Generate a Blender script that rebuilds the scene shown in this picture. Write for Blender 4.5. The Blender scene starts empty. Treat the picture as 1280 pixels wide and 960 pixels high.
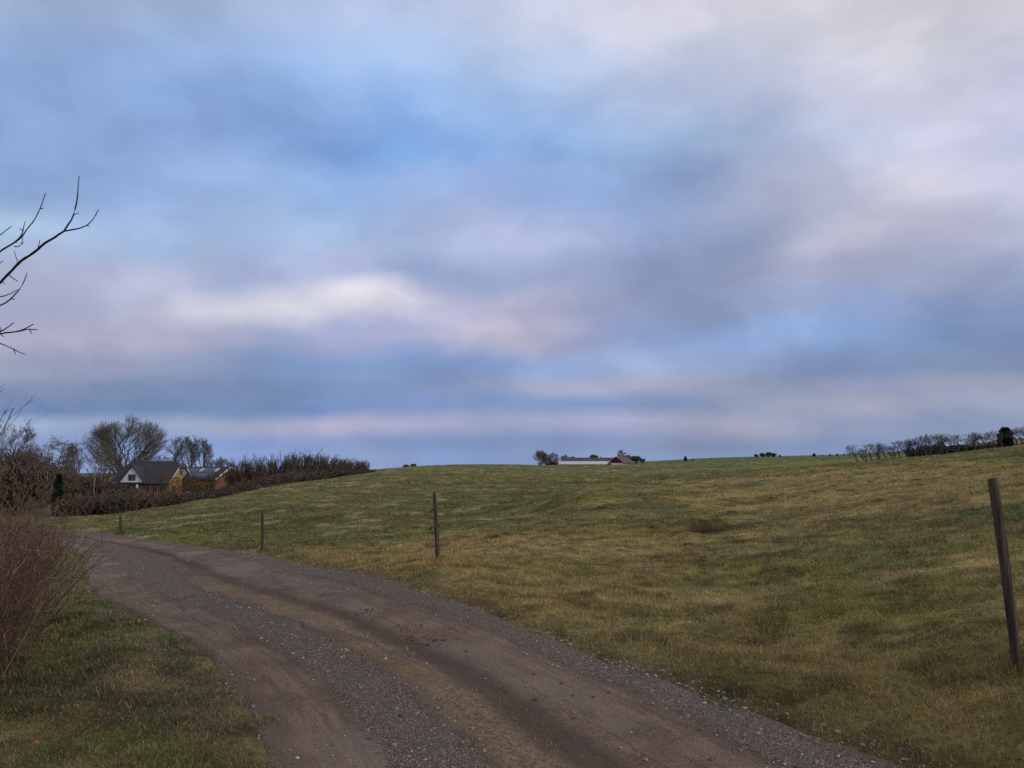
import bpy, math, random
import numpy as np

rng = np.random.default_rng(7)
random.seed(7)
scene = bpy.context.scene
COL = scene.collection
R = math.radians

# ------------------------------------------------------------------ camera
F = 962.0 / 1280.0                       # focal length / image width
PITCH = math.atan(104.0 / 962.0)
CP, SP = math.cos(PITCH), math.sin(PITCH)
CAMZ = 1.6
cam_d = bpy.data.cameras.new("camera")
cam = bpy.data.objects.new("camera", cam_d)
COL.objects.link(cam)
cam.location = (0, 0, CAMZ)
cam.rotation_euler = (math.pi / 2 + PITCH, 0, 0)
cam_d.sensor_width = 36.0
cam_d.lens = 36.0 * F
cam_d.clip_start = 0.05
cam_d.clip_end = 9000
scene.camera = cam


def ray(px, py):
    u = (px - 640) / 962.0
    v = (480 - py) / 962.0
    return u, CP - v * SP, SP + v * CP


def at(px, py, Y):
    """a point of the place seen at photo pixel px,py and lying Y metres ahead"""
    d = ray(px, py)
    k = Y / d[1]
    return np.array([d[0] * k, Y, CAMZ + d[2] * k])


# ------------------------------------------------------------------ noise
def _hash(ix, iy, seed):
    h = (ix.astype(np.int64) * 374761393 + iy.astype(np.int64) * 668265263 + seed * 974711) & 0xFFFFFFFF
    h = ((h ^ (h >> 13)) * 1274126177) & 0xFFFFFFFF
    h = h ^ (h >> 16)
    return (h & 0xFFFF) / 65535.0


def vnoise(x, y, seed=0):
    x = np.asarray(x, float); y = np.asarray(y, float)
    ix = np.floor(x); iy = np.floor(y)
    fx = x - ix; fy = y - iy
    fx = fx * fx * fx * (fx * (fx * 6 - 15) + 10); fy = fy * fy * fy * (fy * (fy * 6 - 15) + 10)
    a = _hash(ix, iy, seed); b = _hash(ix + 1, iy, seed)
    c = _hash(ix, iy + 1, seed); d = _hash(ix + 1, iy + 1, seed)
    return (a * (1 - fx) + b * fx) * (1 - fy) + (c * (1 - fx) + d * fx) * fy


def fbm(x, y, octaves=4, seed=0):
    x = np.asarray(x, float); y = np.asarray(y, float)
    s = 0; amp = 1; tot = 0
    ca, sa = math.cos(0.6), math.sin(0.6)
    for o in range(octaves):
        s = s + amp * vnoise(x, y, seed + 17 * o)
        tot += amp; amp *= 0.5
        x, y = (x * ca - y * sa) * 2.03 + 3.1, (x * sa + y * ca) * 2.03 + 1.7
    return s / tot


def sstep(a, b, x):
    t = np.clip((x - a) / (b - a), 0, 1)
    return t * t * (3 - 2 * t)


# ------------------------------------------------------------------ terrain height
ctrl = [(0, 0, 0), (-3, 2, 0), (2, 2, 0), (0, 4.2, 0), (-2.5, 5, 0), (-5, 3, 0), (0, -10, 0), (-8, -4, 0), (8, -6, .3), (-14, 3, 0),
        (5, 1, .3), (12, 2, .9), (0, -60, 0), (40, -40, 1), (-50, -30, -1.5), (0, -400, 0), (400, -300, 5), (-400, -300, -8),
        (60, 20, 4), (150, 60, 9), (500, 100, 25), (-60, 20, -3.0), (-200, 60, -9), (-600, 100, -15), (-30, 14, -.9),
        (1500, 2500, 25), (-3000, 0, -60), (3000, 0, 30)]
pxc = [(1275, 838, 5.0), (1200, 890, 4.75), (1280, 700, 8.5), (1280, 640, 14), (1280, 600, 22), (1280, 565, 40),
       (1100, 958, 4.28), (900, 870, 5.5), (900, 800, 7.3), (900, 740, 9.8), (900, 680, 16), (900, 640, 24), (900, 610, 36), (900, 598, 48),
       (1080, 640, 19), (1080, 600, 34), (1080, 582, 48), (1160, 575, 45), (700, 795, 7.4), (548, 702, 12.6), (420, 712, 14.2),
       (328, 690, 20.5), (150, 668, 36), (230, 680, 27), (700, 690, 14.5), (640, 648, 27), (700, 617, 38), (760, 640, 25), (760, 607.5, 43), (850, 599, 47), (950, 592, 50), (660, 645, 36), (700, 621, 52), (760, 611, 57), (850, 602.5, 61), (950, 594.5, 64),
       (640, 620, 60), (640, 600, 110), (640, 581, 190), (600, 580.5, 200), (730, 581.7, 230), (800, 601.5, 100), (800, 590, 150), (800, 579.5, 300),
       (950, 585, 150), (950, 572, 500), (850, 577, 450), (1060, 569, 520), (1060, 579, 110), (1160, 571.5, 110), (1250, 561.5, 110), (1290, 557, 110), (1150, 570.5, 165), (1200, 565, 165), (1240, 560, 165),
       (1270, 549, 260), (440, 592, 150), (300, 618, 85), (350, 607, 105), (400, 600, 125), (500, 584.5, 175), (555, 581.5, 190),
       (205, 640, 58), (130, 645, 60), (300, 650, 45), (450, 640, 45), (450, 610, 90), (100, 640, 75), (60, 640, 75), (190, 622, 150), (290, 616, 150),
       (50, 625, 150), (0, 605, 400), (200, 601, 400), (380, 598, 400), (500, 592, 420), (620, 586, 350), (740, 584, 350), (740, 583, 420),
       (600, 588, 900), (900, 572, 900), (1200, 560, 900), (250, 597, 900), (450, 595, 900), (450, 592, 3000), (100, 592, 3000), (640, 588, 3000), (1000, 575, 2600)]
for px, py, Y in pxc:
    p = at(px, py, Y)
    ctrl.append(tuple(p))
ctrl = np.array(ctrl, float)


def warp(x, y):
    r = np.sqrt(x * x + y * y) + 1e-9
    k = np.log1p(r / 6.0) / r
    return x * k, y * k


def _phi(d2):
    return np.where(d2 < 1e-12, 0.0, 0.5 * d2 * np.log(d2 + 1e-12))


_cu, _cv = warp(ctrl[:, 0], ctrl[:, 1])
_n = len(_cu)
_d2 = (_cu[:, None] - _cu[None]) ** 2 + (_cv[:, None] - _cv[None]) ** 2
_scale = 1.0 + np.hypot(ctrl[:, 0], ctrl[:, 1]) / 40.0          # far heights are fitted as height / scale
_A = np.zeros((_n + 3, _n + 3))
_A[:_n, :_n] = _phi(_d2) + np.eye(_n) * 6e-5
_A[:_n, _n] = 1; _A[:_n, _n + 1] = _cu; _A[:_n, _n + 2] = _cv
_A[_n:, :_n] = _A[:_n, _n:].T
_w = np.linalg.solve(_A, np.concatenate([ctrl[:, 2] / _scale, [0, 0, 0]]))


def H0(x, y):
    x = np.atleast_1d(np.asarray(x, float)); y = np.atleast_1d(np.asarray(y, float))
    out = np.empty(x.shape); xf, yf, of = x.ravel(), y.ravel(), out.reshape(-1)
    for s in range(0, xf.size, 40000):
        u, v = warp(xf[s:s + 40000], yf[s:s + 40000])
        d2 = (u[:, None] - _cu[None]) ** 2 + (v[:, None] - _cv[None]) ** 2
        z = _phi(d2) @ _w[:_n] + _w[_n] + _w[_n + 1] * u + _w[_n + 2] * v
        of[s:s + 40000] = z * (1.0 + np.hypot(xf[s:s + 40000], yf[s:s + 40000]) / 40.0)
    return out


def ground_hit(px, py):
    d = ray(px, py)
    Ys = np.concatenate([np.linspace(2.5, 60, 1200), np.linspace(60, 400, 600)])
    k = Ys / d[1]
    z = CAMZ + d[2] * k
    h = H0(d[0] * k, Ys)
    i = np.argmax(z <= h)
    return np.array([d[0] * k[i], Ys[i], h[i]])


# ------------------------------------------------------------------ the road's course (its right edge, seen in plan)
edge_px = [(1090, 958), (1000, 915), (900, 868), (800, 830), (700, 796), (600, 762), (500, 732), (420, 711), (330, 693), (250, 682), (180, 673), (116, 664)]
ed = [ground_hit(*p)[:2] for p in edge_px]
ed = np.array(ed)
first = ed[0] + (ed[0] - ed[1]) * 2.2
pts = [np.array([9.0, -14.0]), np.array([6.3, -4.0]), np.array([3.9, 1.2])] + list(ed) + [ed[-1] + np.array([-9, 7.5]), ed[-1] + np.array([-20, 13]), ed[-1] + np.array([-45, 20]), ed[-1] + np.array([-110, 30])]
pts = np.array(pts)


def resample(p, step):
    s = np.concatenate([[0], np.cumsum(np.hypot(*np.diff(p, axis=0).T))])
    t = np.arange(0, s[-1], step)
    return np.stack([np.interp(t, s, p[:, 0]), np.interp(t, s, p[:, 1])], 1)


rd = resample(pts, 0.25)
for _ in range(60):
    rd[1:-1] = rd[1:-1] * 0.5 + (rd[:-2] + rd[2:]) * 0.25
rd = resample(rd, 0.25)
tan_ = np.gradient(rd, axis=0); tan_ /= np.linalg.norm(tan_, axis=1)[:, None]
nor = np.stack([-tan_[:, 1], tan_[:, 0]], 1)      # to the left of travel
HALF = 1.56
def half_at(y):
    return np.interp(y, [4.0, 5.3, 6.5, 8.0, 9.5, 11.0, 13.0, 16.0, 20.0, 26.0, 34.0], [1.57, 1.53, 1.47, 1.46, 1.50, 1.62, 1.88, 2.05, 1.98, 1.75, 1.6])


rhw = half_at(rd[:, 1])
cen = rd + nor * rhw[:, None]
for _ in range(20):
    cen[1:-1] = cen[1:-1] * 0.5 + (cen[:-2] + cen[2:]) * 0.25
ctan = np.gradient(cen, axis=0); ctan /= np.linalg.norm(ctan, axis=1)[:, None]
cnor = np.stack([ctan[:, 1], -ctan[:, 0]], 1)     # to the right
clen = np.concatenate([[0], np.cumsum(np.hypot(*np.diff(cen, axis=0).T))])
chw = rhw / HALF


def road_uv(x, y):
    """signed offset across (right positive, metres) and distance along the track"""
    x = np.asarray(x, float); y = np.asarray(y, float)
    off = np.full(x.shape, 99.0); al = np.zeros(x.shape)
    near = np.where((np.hypot(x, y) < 140))[0]
    for s in range(0, near.size, 20000):
        ii = near[s:s + 20000]
        d2 = (x[ii][:, None] - cen[None, :, 0]) ** 2 + (y[ii][:, None] - cen[None, :, 1]) ** 2
        j = d2.argmin(1)
        dx = x[ii] - cen[j, 0]; dy = y[ii] - cen[j, 1]
        side = dx * cnor[j, 0] + dy * cnor[j, 1]
        lon = dx * ctan[j, 0] + dy * ctan[j, 1]
        off[ii] = np.where(np.sqrt(d2[np.arange(ii.size), j]) < 3, side, np.sign(side) * np.sqrt(d2[np.arange(ii.size), j]))
        al[ii] = clen[j] + lon
        off[ii] = off[ii] / chw[j]
    return off, al


HOLLOW = ground_hit(876, 664)
SCRAPE = ground_hit(604, 627)


def bumps(x, y, off):
    r = np.hypot(x, y)
    meadow = sstep(1.6, 3.2, np.abs(off))
    b = (fbm(x / 2.6, y / 2.6, 3, 11) - .5) * 0.16 * sstep(2, 9, np.abs(off)) \
        + (fbm(x / .5, y / .5, 3, 23) - .5) * 0.13 * (0.35 + .65 * meadow)
    b = b + (fbm(x / 9., y / 9., 2, 31) - .5) * 0.5 * sstep(6, 25, np.abs(off))
    b = b * (1 - 0.4 * sstep(50, 150, r))
    hx, hy = x - HOLLOW[0], y - HOLLOW[1]
    b = b - 0.34 * np.exp(-((hx / 0.55) ** 2 + (hy / 0.45) ** 2)) + .17 * np.exp(-((hx / 1.2) ** 2 + ((hy - .95) / .5) ** 2))
    hx, hy = x - SCRAPE[0], y - SCRAPE[1]
    b = b - 0.35 * np.exp(-((hx / 2.2) ** 2 + (hy / 1.0) ** 2))
    return b


def H(x, y, off=None, carve=True):
    x = np.atleast_1d(np.asarray(x, float)); y = np.atleast_1d(np.asarray(y, float))
    if off is None:
        off, _ = road_uv(x.ravel(), y.ravel()); off = off.reshape(x.shape)
    z = H0(x, y) + bumps(x, y, off)
    # a low verge shoulder beside the track
    z = z + 0.05 * np.exp(-((np.abs(off) - 2.15) / .35) ** 2)
    if carve:
        z = z - 0.09 * (1 - sstep(HALF - .30, HALF + .02, np.abs(off)))
    return z


def road_h(x, y, off, al):
    z = H0(x, y) + bumps(x, y, off)
    a = off / HALF
    prof = -0.028 * np.exp(-((a - .14) / .13) ** 2) - 0.024 * np.exp(-((a + .74) / .16) ** 2) + 0.018 * np.exp(-((a + .27) / .2) ** 2) + .012 * np.exp(-((a - .78) / .2) ** 2)
    z = z + prof + 0.004 + (fbm(x / .8, y / .8, 3, 19) - .5) * .045 * (1 - a * a).clip(.15, 1)
    z = z - 0.10 * sstep(.93, 1.07, np.abs(a))
    return z


def hz(x, y):
    return float(H(x, y)[0])


# ------------------------------------------------------------------ object helpers
def tag(o, label=None, cat=None, group=None, kind=None):
    if label: o["label"] = label
    if cat: o["category"] = cat
    if group: o["group"] = group
    if kind: o["kind"] = kind
    return o


def empty(name, loc, rz=0.0):
    o = bpy.data.objects.new(name, None)
    o.empty_display_size = 0.2
    COL.objects.link(o)
    o.location = tuple(loc); o.rotation_euler = (0, 0, rz)
    return o


def np_mesh(name, verts, faces_flat, sizes, mat=None, smooth=False, attrs=None):
    me = bpy.data.meshes.new(name)
    verts = np.asarray(verts, np.float32)
    me.vertices.add(len(verts)); me.vertices.foreach_set("co", verts.ravel())
    ff = np.asarray(faces_flat, np.int32).ravel()
    sizes = np.asarray(sizes, np.int32)
    me.loops.add(len(ff)); me.loops.foreach_set("vertex_index", ff)
    me.polygons.add(len(sizes))
    st = np.concatenate([[0], np.cumsum(sizes)[:-1]]).astype(np.int32)
    me.polygons.foreach_set("loop_start", st)
    me.polygons.foreach_set("loop_total", sizes)
    if smooth:
        me.polygons.foreach_set("use_smooth", np.ones(len(sizes), bool))
    for an, arr in (attrs or {}).items():
        arr = np.asarray(arr, np.float32)
        if arr.ndim == 2:
            if arr.shape[1] == 3:
                arr = np.concatenate([arr, np.ones((len(arr), 1), np.float32)], 1)
            a = me.attributes.new(an, "FLOAT_COLOR", "POINT"); a.data.foreach_set("color", arr.ravel())
        else:
            a = me.attributes.new(an, "FLOAT", "POINT"); a.data.foreach_set("value", arr)
    me.update(calc_edges=True)
    if mat: me.materials.append(mat)
    return me


def link(name, me, parent=None, loc=None):
    o = bpy.data.objects.new(name, me)
    COL.objects.link(o)
    if parent: o.parent = parent
    if loc is not None: o.location = tuple(loc)
    return o


class MB:
    """collects boxes and prisms into one mesh"""
    def __init__(s): s.v = []; s.f = []
    def add(s, v, f):
        b = len(s.v); s.v += [tuple(p) for p in v]; s.f += [tuple(i + b for i in q) for q in f]; return s
    def box(s, x0, x1, y0, y1, z0, z1):
        v = [(x0, y0, z0), (x1, y0, z0), (x1, y1, z0), (x0, y1, z0), (x0, y0, z1), (x1, y0, z1), (x1, y1, z1), (x0, y1, z1)]
        return s.add(v, [(3, 2, 1, 0), (4, 5, 6, 7), (0, 1, 5, 4), (1, 2, 6, 5), (2, 3, 7, 6), (3, 0, 4, 7)])
    def slab(s, quad, t):
        """a sheet through four (or three) corners, thickened by t along its normal"""
        q = [np.array(p, float) for p in quad]
        n = np.cross(q[1] - q[0], q[2] - q[0]); n /= np.linalg.norm(n)
        k = len(q)
        v = q + [p + n * t for p in q]
        f = [tuple(range(k))[::-1], tuple(range(k, 2 * k))] + [(i, (i + 1) % k, k + (i + 1) % k, k + i) for i in range(k)]
        return s.add(v, f)
    def build(s, name, mat, parent=None, bevel=0.0):
        me = bpy.data.meshes.new(name)
        me.from_pydata(s.v, [], s.f); me.update()
        import bmesh
        bm = bmesh.new(); bm.from_mesh(me); bmesh.ops.recalc_face_normals(bm, faces=bm.faces)
        if bevel: bmesh.ops.bevel(bm, geom=bm.edges[:], offset=bevel, segments=1, affect="EDGES")
        bm.to_mesh(me); bm.free()
        me.materials.append(mat)
        return link(name, me, parent)


# ------------------------------------------------------------------ materials
def new_mat(name, rough=0.9, spec=0.2):
    m = bpy.data.materials.new(name); m.use_nodes = True
    b = m.node_tree.nodes["Principled BSDF"]
    b.inputs["Roughness"].default_value = rough
    b.inputs["Specular IOR Level"].default_value = spec
    return m, m.node_tree, b


class G:
    """small node-graph writer"""
    def __init__(s, nt): s.nt = nt
    def n(s, t, **kw):
        o = s.nt.nodes.new(t)
        for k, v in kw.items(): setattr(o, k, v)
        return o
    def put(s, sock, v):
        if isinstance(v, bpy.types.NodeSocket): s.nt.links.new(v, sock)
        elif isinstance(v, (tuple, list)) and len(v) == 3 and sock.type == "RGBA": sock.default_value = (*v, 1)
        else: sock.default_value = v
    def math(s, op, a, b=None, c=None, clamp=False):
        o = s.n("ShaderNodeMath", operation=op, use_clamp=clamp)
        for i, v in enumerate((a, b, c)):
            if v is not None: s.put(o.inputs[i], v)
        return o.outputs[0]
    def vmath(s, op, a, b=None, c=None, out=0):
        o = s.n("ShaderNodeVectorMath", operation=op)
        for i, v in enumerate((a, b, c)):
            if v is not None: s.put(o.inputs[3 if op == "SCALE" and i == 1 else i], v)
        return o.outputs[out]
    def noise(s, vec, scale, detail=4, rough=.5, dist=0.0, out="Fac", dim="3D"):
        o = s.n("ShaderNodeTexNoise", noise_dimensions=dim)
        if vec is not None: s.put(o.inputs["Vector"], vec)
        o.inputs["Scale"].default_value = scale; o.inputs["Detail"].default_value = detail
        o.inputs["Roughness"].default_value = rough; o.inputs["Distortion"].default_value = dist
        return o.outputs[out]
    def maprange(s, v, a, b, c=0., d=1., smooth=True):
        o = s.n("ShaderNodeMapRange", interpolation_type="SMOOTHSTEP" if smooth else "LINEAR")
        s.put(o.inputs["Value"], v)
        for k, q in (("From Min", a), ("From Max", b), ("To Min", c), ("To Max", d)): s.put(o.inputs[k], q)
        return o.outputs[0]
    def mix(s, f, a, b, blend="MIX"):
        o = s.n("ShaderNodeMix", data_type="RGBA", blend_type=blend, clamp_factor=True)
        s.put(o.inputs[0], f); s.put(o.inputs[6], a); s.put(o.inputs[7], b)
        return o.outputs[2]
    def attr(s, name, out="Fac"):
        o = s.n("ShaderNodeAttribute", attribute_name=name); return o.outputs[out]
    def pos(s): return s.n("ShaderNodeNewGeometry").outputs["Position"]
    def obj(s): return s.n("ShaderNodeTexCoord").outputs["Object"]
    def bump(s, h, strength, dist):
        o = s.n("ShaderNodeBump"); s.put(o.inputs["Height"], h); o.inputs["Strength"].default_value = strength; o.inputs["Distance"].default_value = dist
        return o.outputs[0]


def noisy(name, c1, c2, scale, rough=.9, spec=.15, detail=5, bump=0.0, bdist=.01, stretch=(1, 1, 1)):
    m, nt, b = new_mat(name, rough, spec); g = G(nt)
    v = g.vmath("MULTIPLY", g.obj(), stretch)
    f = g.noise(v, scale, detail, .6)
    ff = g.maprange(f, .3, .7)
    g.put(b.inputs["Base Color"], g.mix(ff, c1, c2))
    if bump: g.put(b.inputs["Normal"], g.bump(f, bump, bdist))
    return m


M = {}
# ground: colour of the sward from an attribute, fine variation from noise
m, nt, b = new_mat("meadow", 1.0, 0.05); g = G(nt); P = g.pos()
colr = g.attr("Col", "Color")
n1 = g.noise(P, 9.0, 5, .65); n2 = g.noise(P, 42.0, 4, .7); n3 = g.noise(P, 1.1, 5, .6)
k = g.math("MULTIPLY", g.maprange(n1, .25, .75, .45, 1.5, False), g.maprange(n2, .25, .75, .45, 1.5, False))
k = g.math("MULTIPLY", k, g.maprange(n3, .3, .7, .75, 1.25, False))
c = g.mix(1.0, colr, g.vmath("SCALE", (1, 1, 1), k), "MULTIPLY")
fl = g.math("MULTIPLY", g.maprange(g.noise(P, .75, 4, .7), .585, .65), g.maprange(g.noise(P, 5.0, 3, .6), .42, .62))
fl = g.math("MULTIPLY", fl, g.attr("straw"))
c = g.mix(g.math("MULTIPLY", fl, .8), c, (.34, .27, .145))
dk = g.maprange(g.noise(P, 3.3, 5, .75), .60, .74)
c = g.mix(g.math("MULTIPLY", dk, .45), c, (.035, .036, .016))
g.put(b.inputs["Base Color"], c)
g.put(b.inputs["Normal"], g.bump(g.math("ADD", n2, g.math("MULTIPLY", n1, 1.5)), .9, .05))
M["meadow"] = m

# track: masks come as attributes
m, nt, b = new_mat("track", .95, 0.08); g = G(nt); P = g.pos()
gm = g.attr("gravel"); dm = g.attr("dark"); gr = g.attr("grassy"); pale = g.attr("pale")
nA = g.noise(P, 2.2, 6, .62); nB = g.noise(P, 30, 5, .7); nC = g.noise(P, 120, 2, .6)
mud = g.mix(g.maprange(nA, .32, .68), (.118, .075, .048), (.20, .134, .088))
lanes = g.n("ShaderNodeCombineXYZ"); g.put(lanes.inputs[0], g.math("MULTIPLY", g.attr("along"), .55)); g.put(lanes.inputs[1], g.math("MULTIPLY", g.attr("across"), 9.0))
nS = g.noise(lanes.outputs[0], 1.6, 5, .65, .6)
mud = g.mix(g.maprange(nS, .36, .62, .8, 0), mud, (.082, .056, .043))
mud = g.mix(g.maprange(nB, .42, .7, 0, .6), mud, (.23, .175, .145))
nG = g.noise(P, 75, 4, .75)
mud = g.mix(g.maprange(nG, .56, .66, 0, .7), mud, (.055, .041, .034))
mud = g.mix(g.maprange(nG, .40, .33, 0, .6), mud, (.28, .23, .20))
mud = g.mix(g.math("MULTIPLY", pale, .6), mud, (.23, .175, .14))
vo = g.n("ShaderNodeTexVoronoi", feature="F1"); g.put(vo.inputs["Vector"], P); vo.inputs["Scale"].default_value = 88
vo2 = g.n("ShaderNodeTexVoronoi", feature="F1"); g.put(vo2.inputs["Vector"], P); vo2.inputs["Scale"].default_value = 95
sep = g.n("ShaderNodeSeparateColor"); g.put(sep.inputs[0], vo.outputs["Color"])
st1 = g.mix(sep.outputs[0], (.135, .100, .078), (.32, .252, .20))
st1 = g.mix(g.maprange(sep.outputs[1], .93, .99), st1, (.46, .41, .38))
gap = g.maprange(vo.outputs["Distance"], .3, .66)
st1 = g.mix(g.math("MULTIPLY", gap, .7), st1, (.055, .046, .042))
gravel_f = g.maprange(g.math("ADD", gm, g.math("MULTIPLY", g.math("SUBTRACT", nB, .5), 1.5)), .38, .62)
c = g.mix(gravel_f, mud, st1)
dark_f = g.maprange(g.math("ADD", dm, g.math("ADD", g.math("MULTIPLY", g.math("SUBTRACT", nS, .5), .8), g.math("MULTIPLY", g.math("SUBTRACT", nB, .5), .6))), .2, .85)
c = g.mix(g.math("MULTIPLY", dark_f, .75), c, (.066, .046, .034))
dry = g.mix(g.maprange(nB, .35, .65), (.095, .066, .038), (.25, .175, .105))
c = g.mix(g.maprange(g.math("ADD", gr, g.math("MULTIPLY", g.math("SUBTRACT", nB, .5), 1.6)), .46, .74, 0, .75), c, dry)
c = g.mix(1.0, c, g.vmath("SCALE", (1, 1, 1), g.maprange(nC, .25, .75, .7, 1.3, False)), "MULTIPLY")
g.put(b.inputs["Base Color"], c)
hh = g.math("ADD", g.math("MULTIPLY", g.math("MULTIPLY", vo.outputs["Distance"], -1.0), g.math("ADD", .25, gravel_f)), g.math("MULTIPLY", nB, .5))
tr = g.n("ShaderNodeTexWave", wave_type="BANDS", bands_direction="X"); 
cmb = g.n("ShaderNodeCombineXYZ"); g.put(cmb.inputs[0], g.math("ADD", g.attr("along"), g.math("MULTIPLY", g.attr("across"), .35))); g.put(tr.inputs["Vector"], cmb.outputs[0])
tr.inputs["Scale"].default_value = 2.6; tr.inputs["Distortion"].default_value = 1.5
hh = g.math("ADD", hh, g.math("MULTIPLY", g.math("MULTIPLY", tr.outputs["Fac"], g.attr("tread")), .8))
g.put(b.inputs["Normal"], g.bump(hh, .85, .022))
M["track"] = m

m, nt, b = new_mat("grass_blade", .8, .15); g = G(nt)
g.put(b.inputs["Base Color"], g.attr("Col", "Color"))
tl = g.n("ShaderNodeBsdfTranslucent"); g.put(tl.inputs["Color"], g.attr("Col", "Color"))
mx = g.n("ShaderNodeMixShader"); mx.inputs[0].default_value = .35
nt.links.new(b.outputs[0], mx.inputs[1]); nt.links.new(tl.outputs[0], mx.inputs[2]); nt.links.new(mx.outputs[0], nt.nodes["Material Output"].inputs["Surface"])
M["blade"] = m
m, nt, b = new_mat("stone", .85, .2); g = G(nt)
g.put(b.inputs["Base Color"], g.mix(1.0, g.attr("Col", "Color"), g.vmath("SCALE", (1, 1, 1), g.maprange(g.noise(g.pos(), 90, 3), .3, .7, .7, 1.25)), "MULTIPLY"))
M["stone"] = m
M["bark"] = noisy("bark", (.048, .040, .036), (.095, .078, .067), 9, bump=.5, bdist=.02, stretch=(1, 1, .35))
M["twig"] = noisy("twig", (.10, .080, .068), (.175, .14, .118), 3)
M["bark_grey"] = noisy("bark_grey", (.10, .088, .075), (.175, .152, .128), 7, bump=.4, bdist=.02)
M["hedge_twig"] = noisy("hedge_twig", (.075, .055, .042), (.132, .098, .074), 1.2)
M["thorn"] = noisy("dark_twig", (.018, .016, .018), (.04, .034, .034), 30)
m, nt, b = new_mat("bush_stem", .75, .2); g = G(nt)
g.put(b.inputs["Base Color"], g.attr("Col", "Color")); M["bush"] = m
# weathered fence post
m, nt, b = new_mat("weathered_wood", .85, .2); g = G(nt)
v = g.vmath("MULTIPLY", g.obj(), (1, 1, .055))
w1 = g.noise(v, 62, 6, .7); w2 = g.noise(g.obj(), 7, 5, .65)
c = g.mix(g.maprange(w1, .34, .66), (.032, .023, .017), (.095, .070, .052))
c = g.mix(g.maprange(w2, .52, .72, 0, .6), c, (.062, .066, .040))
crk = g.maprange(g.noise(g.vmath("MULTIPLY", g.obj(), (1, 1, .03)), 38, 2, .5), .62, .66)
c = g.mix(g.math("MULTIPLY", crk, .8), c, (.02, .016, .013))
g.put(b.inputs["Base Color"], c); g.put(b.inputs["Normal"], g.bump(g.math("SUBTRACT", w1, crk), .6, .006)); M["post"] = m
M["plastic"] = noisy("black_plastic", (.02, .02, .02), (.035, .035, .035), 40, .5, .4)
M["yellow"] = noisy("ochre_render", (.19, .105, .036), (.29, .16, .05), 1.3)
M["gable"] = noisy("pale_ochre_render", (.22, .16, .075), (.30, .225, .11), 1.0)
M["russet"] = noisy("russet_leaf", (.20, .085, .018), (.40, .19, .04), 1.5)
M["annex"] = noisy("ochre_brick", (.14, .070, .024), (.22, .115, .036), 1.5)
M["brick"] = noisy("orange_brick", (.15, .068, .03), (.24, .11, .045), 6)
M["brick_dark"] = noisy("brown_brick", (.12, .055, .04), (.19, .09, .065), 6)
M["slate"] = noisy("dark_slate", (.022, .021, .023), (.040, .038, .040), 2.5, .7, .3)
M["white"] = noisy("white_board", (.62, .62, .62), (.74, .74, .73), 4)
M["frame"] = noisy("dull_frame", (.20, .18, .16), (.28, .26, .24), 4)
M["glass"] = noisy("window_glass", (.012, .014, .018), (.03, .034, .04), 1, .12, .5)
M["solar"] = noisy("solar_panel", (.018, .022, .035), (.03, .034, .05), 2, .16, .6)
M["red"] = noisy("barn_red", (.095, .014, .014), (.145, .022, .022), .6)
M["metal_roof"] = noisy("pale_sheet_roof", (.38, .37, .36), (.50, .49, .47), .25, .55, .35)
M["rust_roof"] = noisy("rusty_roof", (.085, .062, .062), (.14, .10, .098), .5)
M["grey_roof"] = noisy("dull_grey_roof", (.055, .048, .052), (.1, .085, .09), .4)
M["darkwood"] = noisy("dark_boards", (.03, .024, .022), (.06, .048, .042), 3)
M["leafgreen"] = noisy("conifer_green", (.010, .018, .012), (.024, .036, .020), 2.2)
M["pole"] = noisy("pale_pole", (.16, .15, .15), (.22, .21, .2), 3, .5, .4)
M["leaf"] = noisy("orange_leaf", (.30, .07, .025), (.40, .11, .04), 60)

# ------------------------------------------------------------------ colour of the sward
TAN = np.array([.325, .245, .100]); OLIVE = np.array([.165, .155, .05]); GREEN = np.array([.075, .105, .034])
BROWN = np.array([.115, .077, .046]); SOIL = np.array([.050, .036, .026]); STRAW = np.array([.42, .33, .17]); MOSS = np.array([.175, .158, .036])


def lerp(a, b, t):
    return a * (1 - t[:, None]) + b * t[:, None]


def bank_mask(x, y):
    f = np.interp(x, [-60, -25, -18, -9, -3, 0, 3.5, 7, 16, 27, 60], [42, 36.5, 31, 21, 18, 25, 38, 45, 51, 54, 60])
    d = f - y + (fbm(x / 4, y / 4, 3, 41) - .5) * 6
    return sstep(-1.5, 2.5, d)


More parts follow.
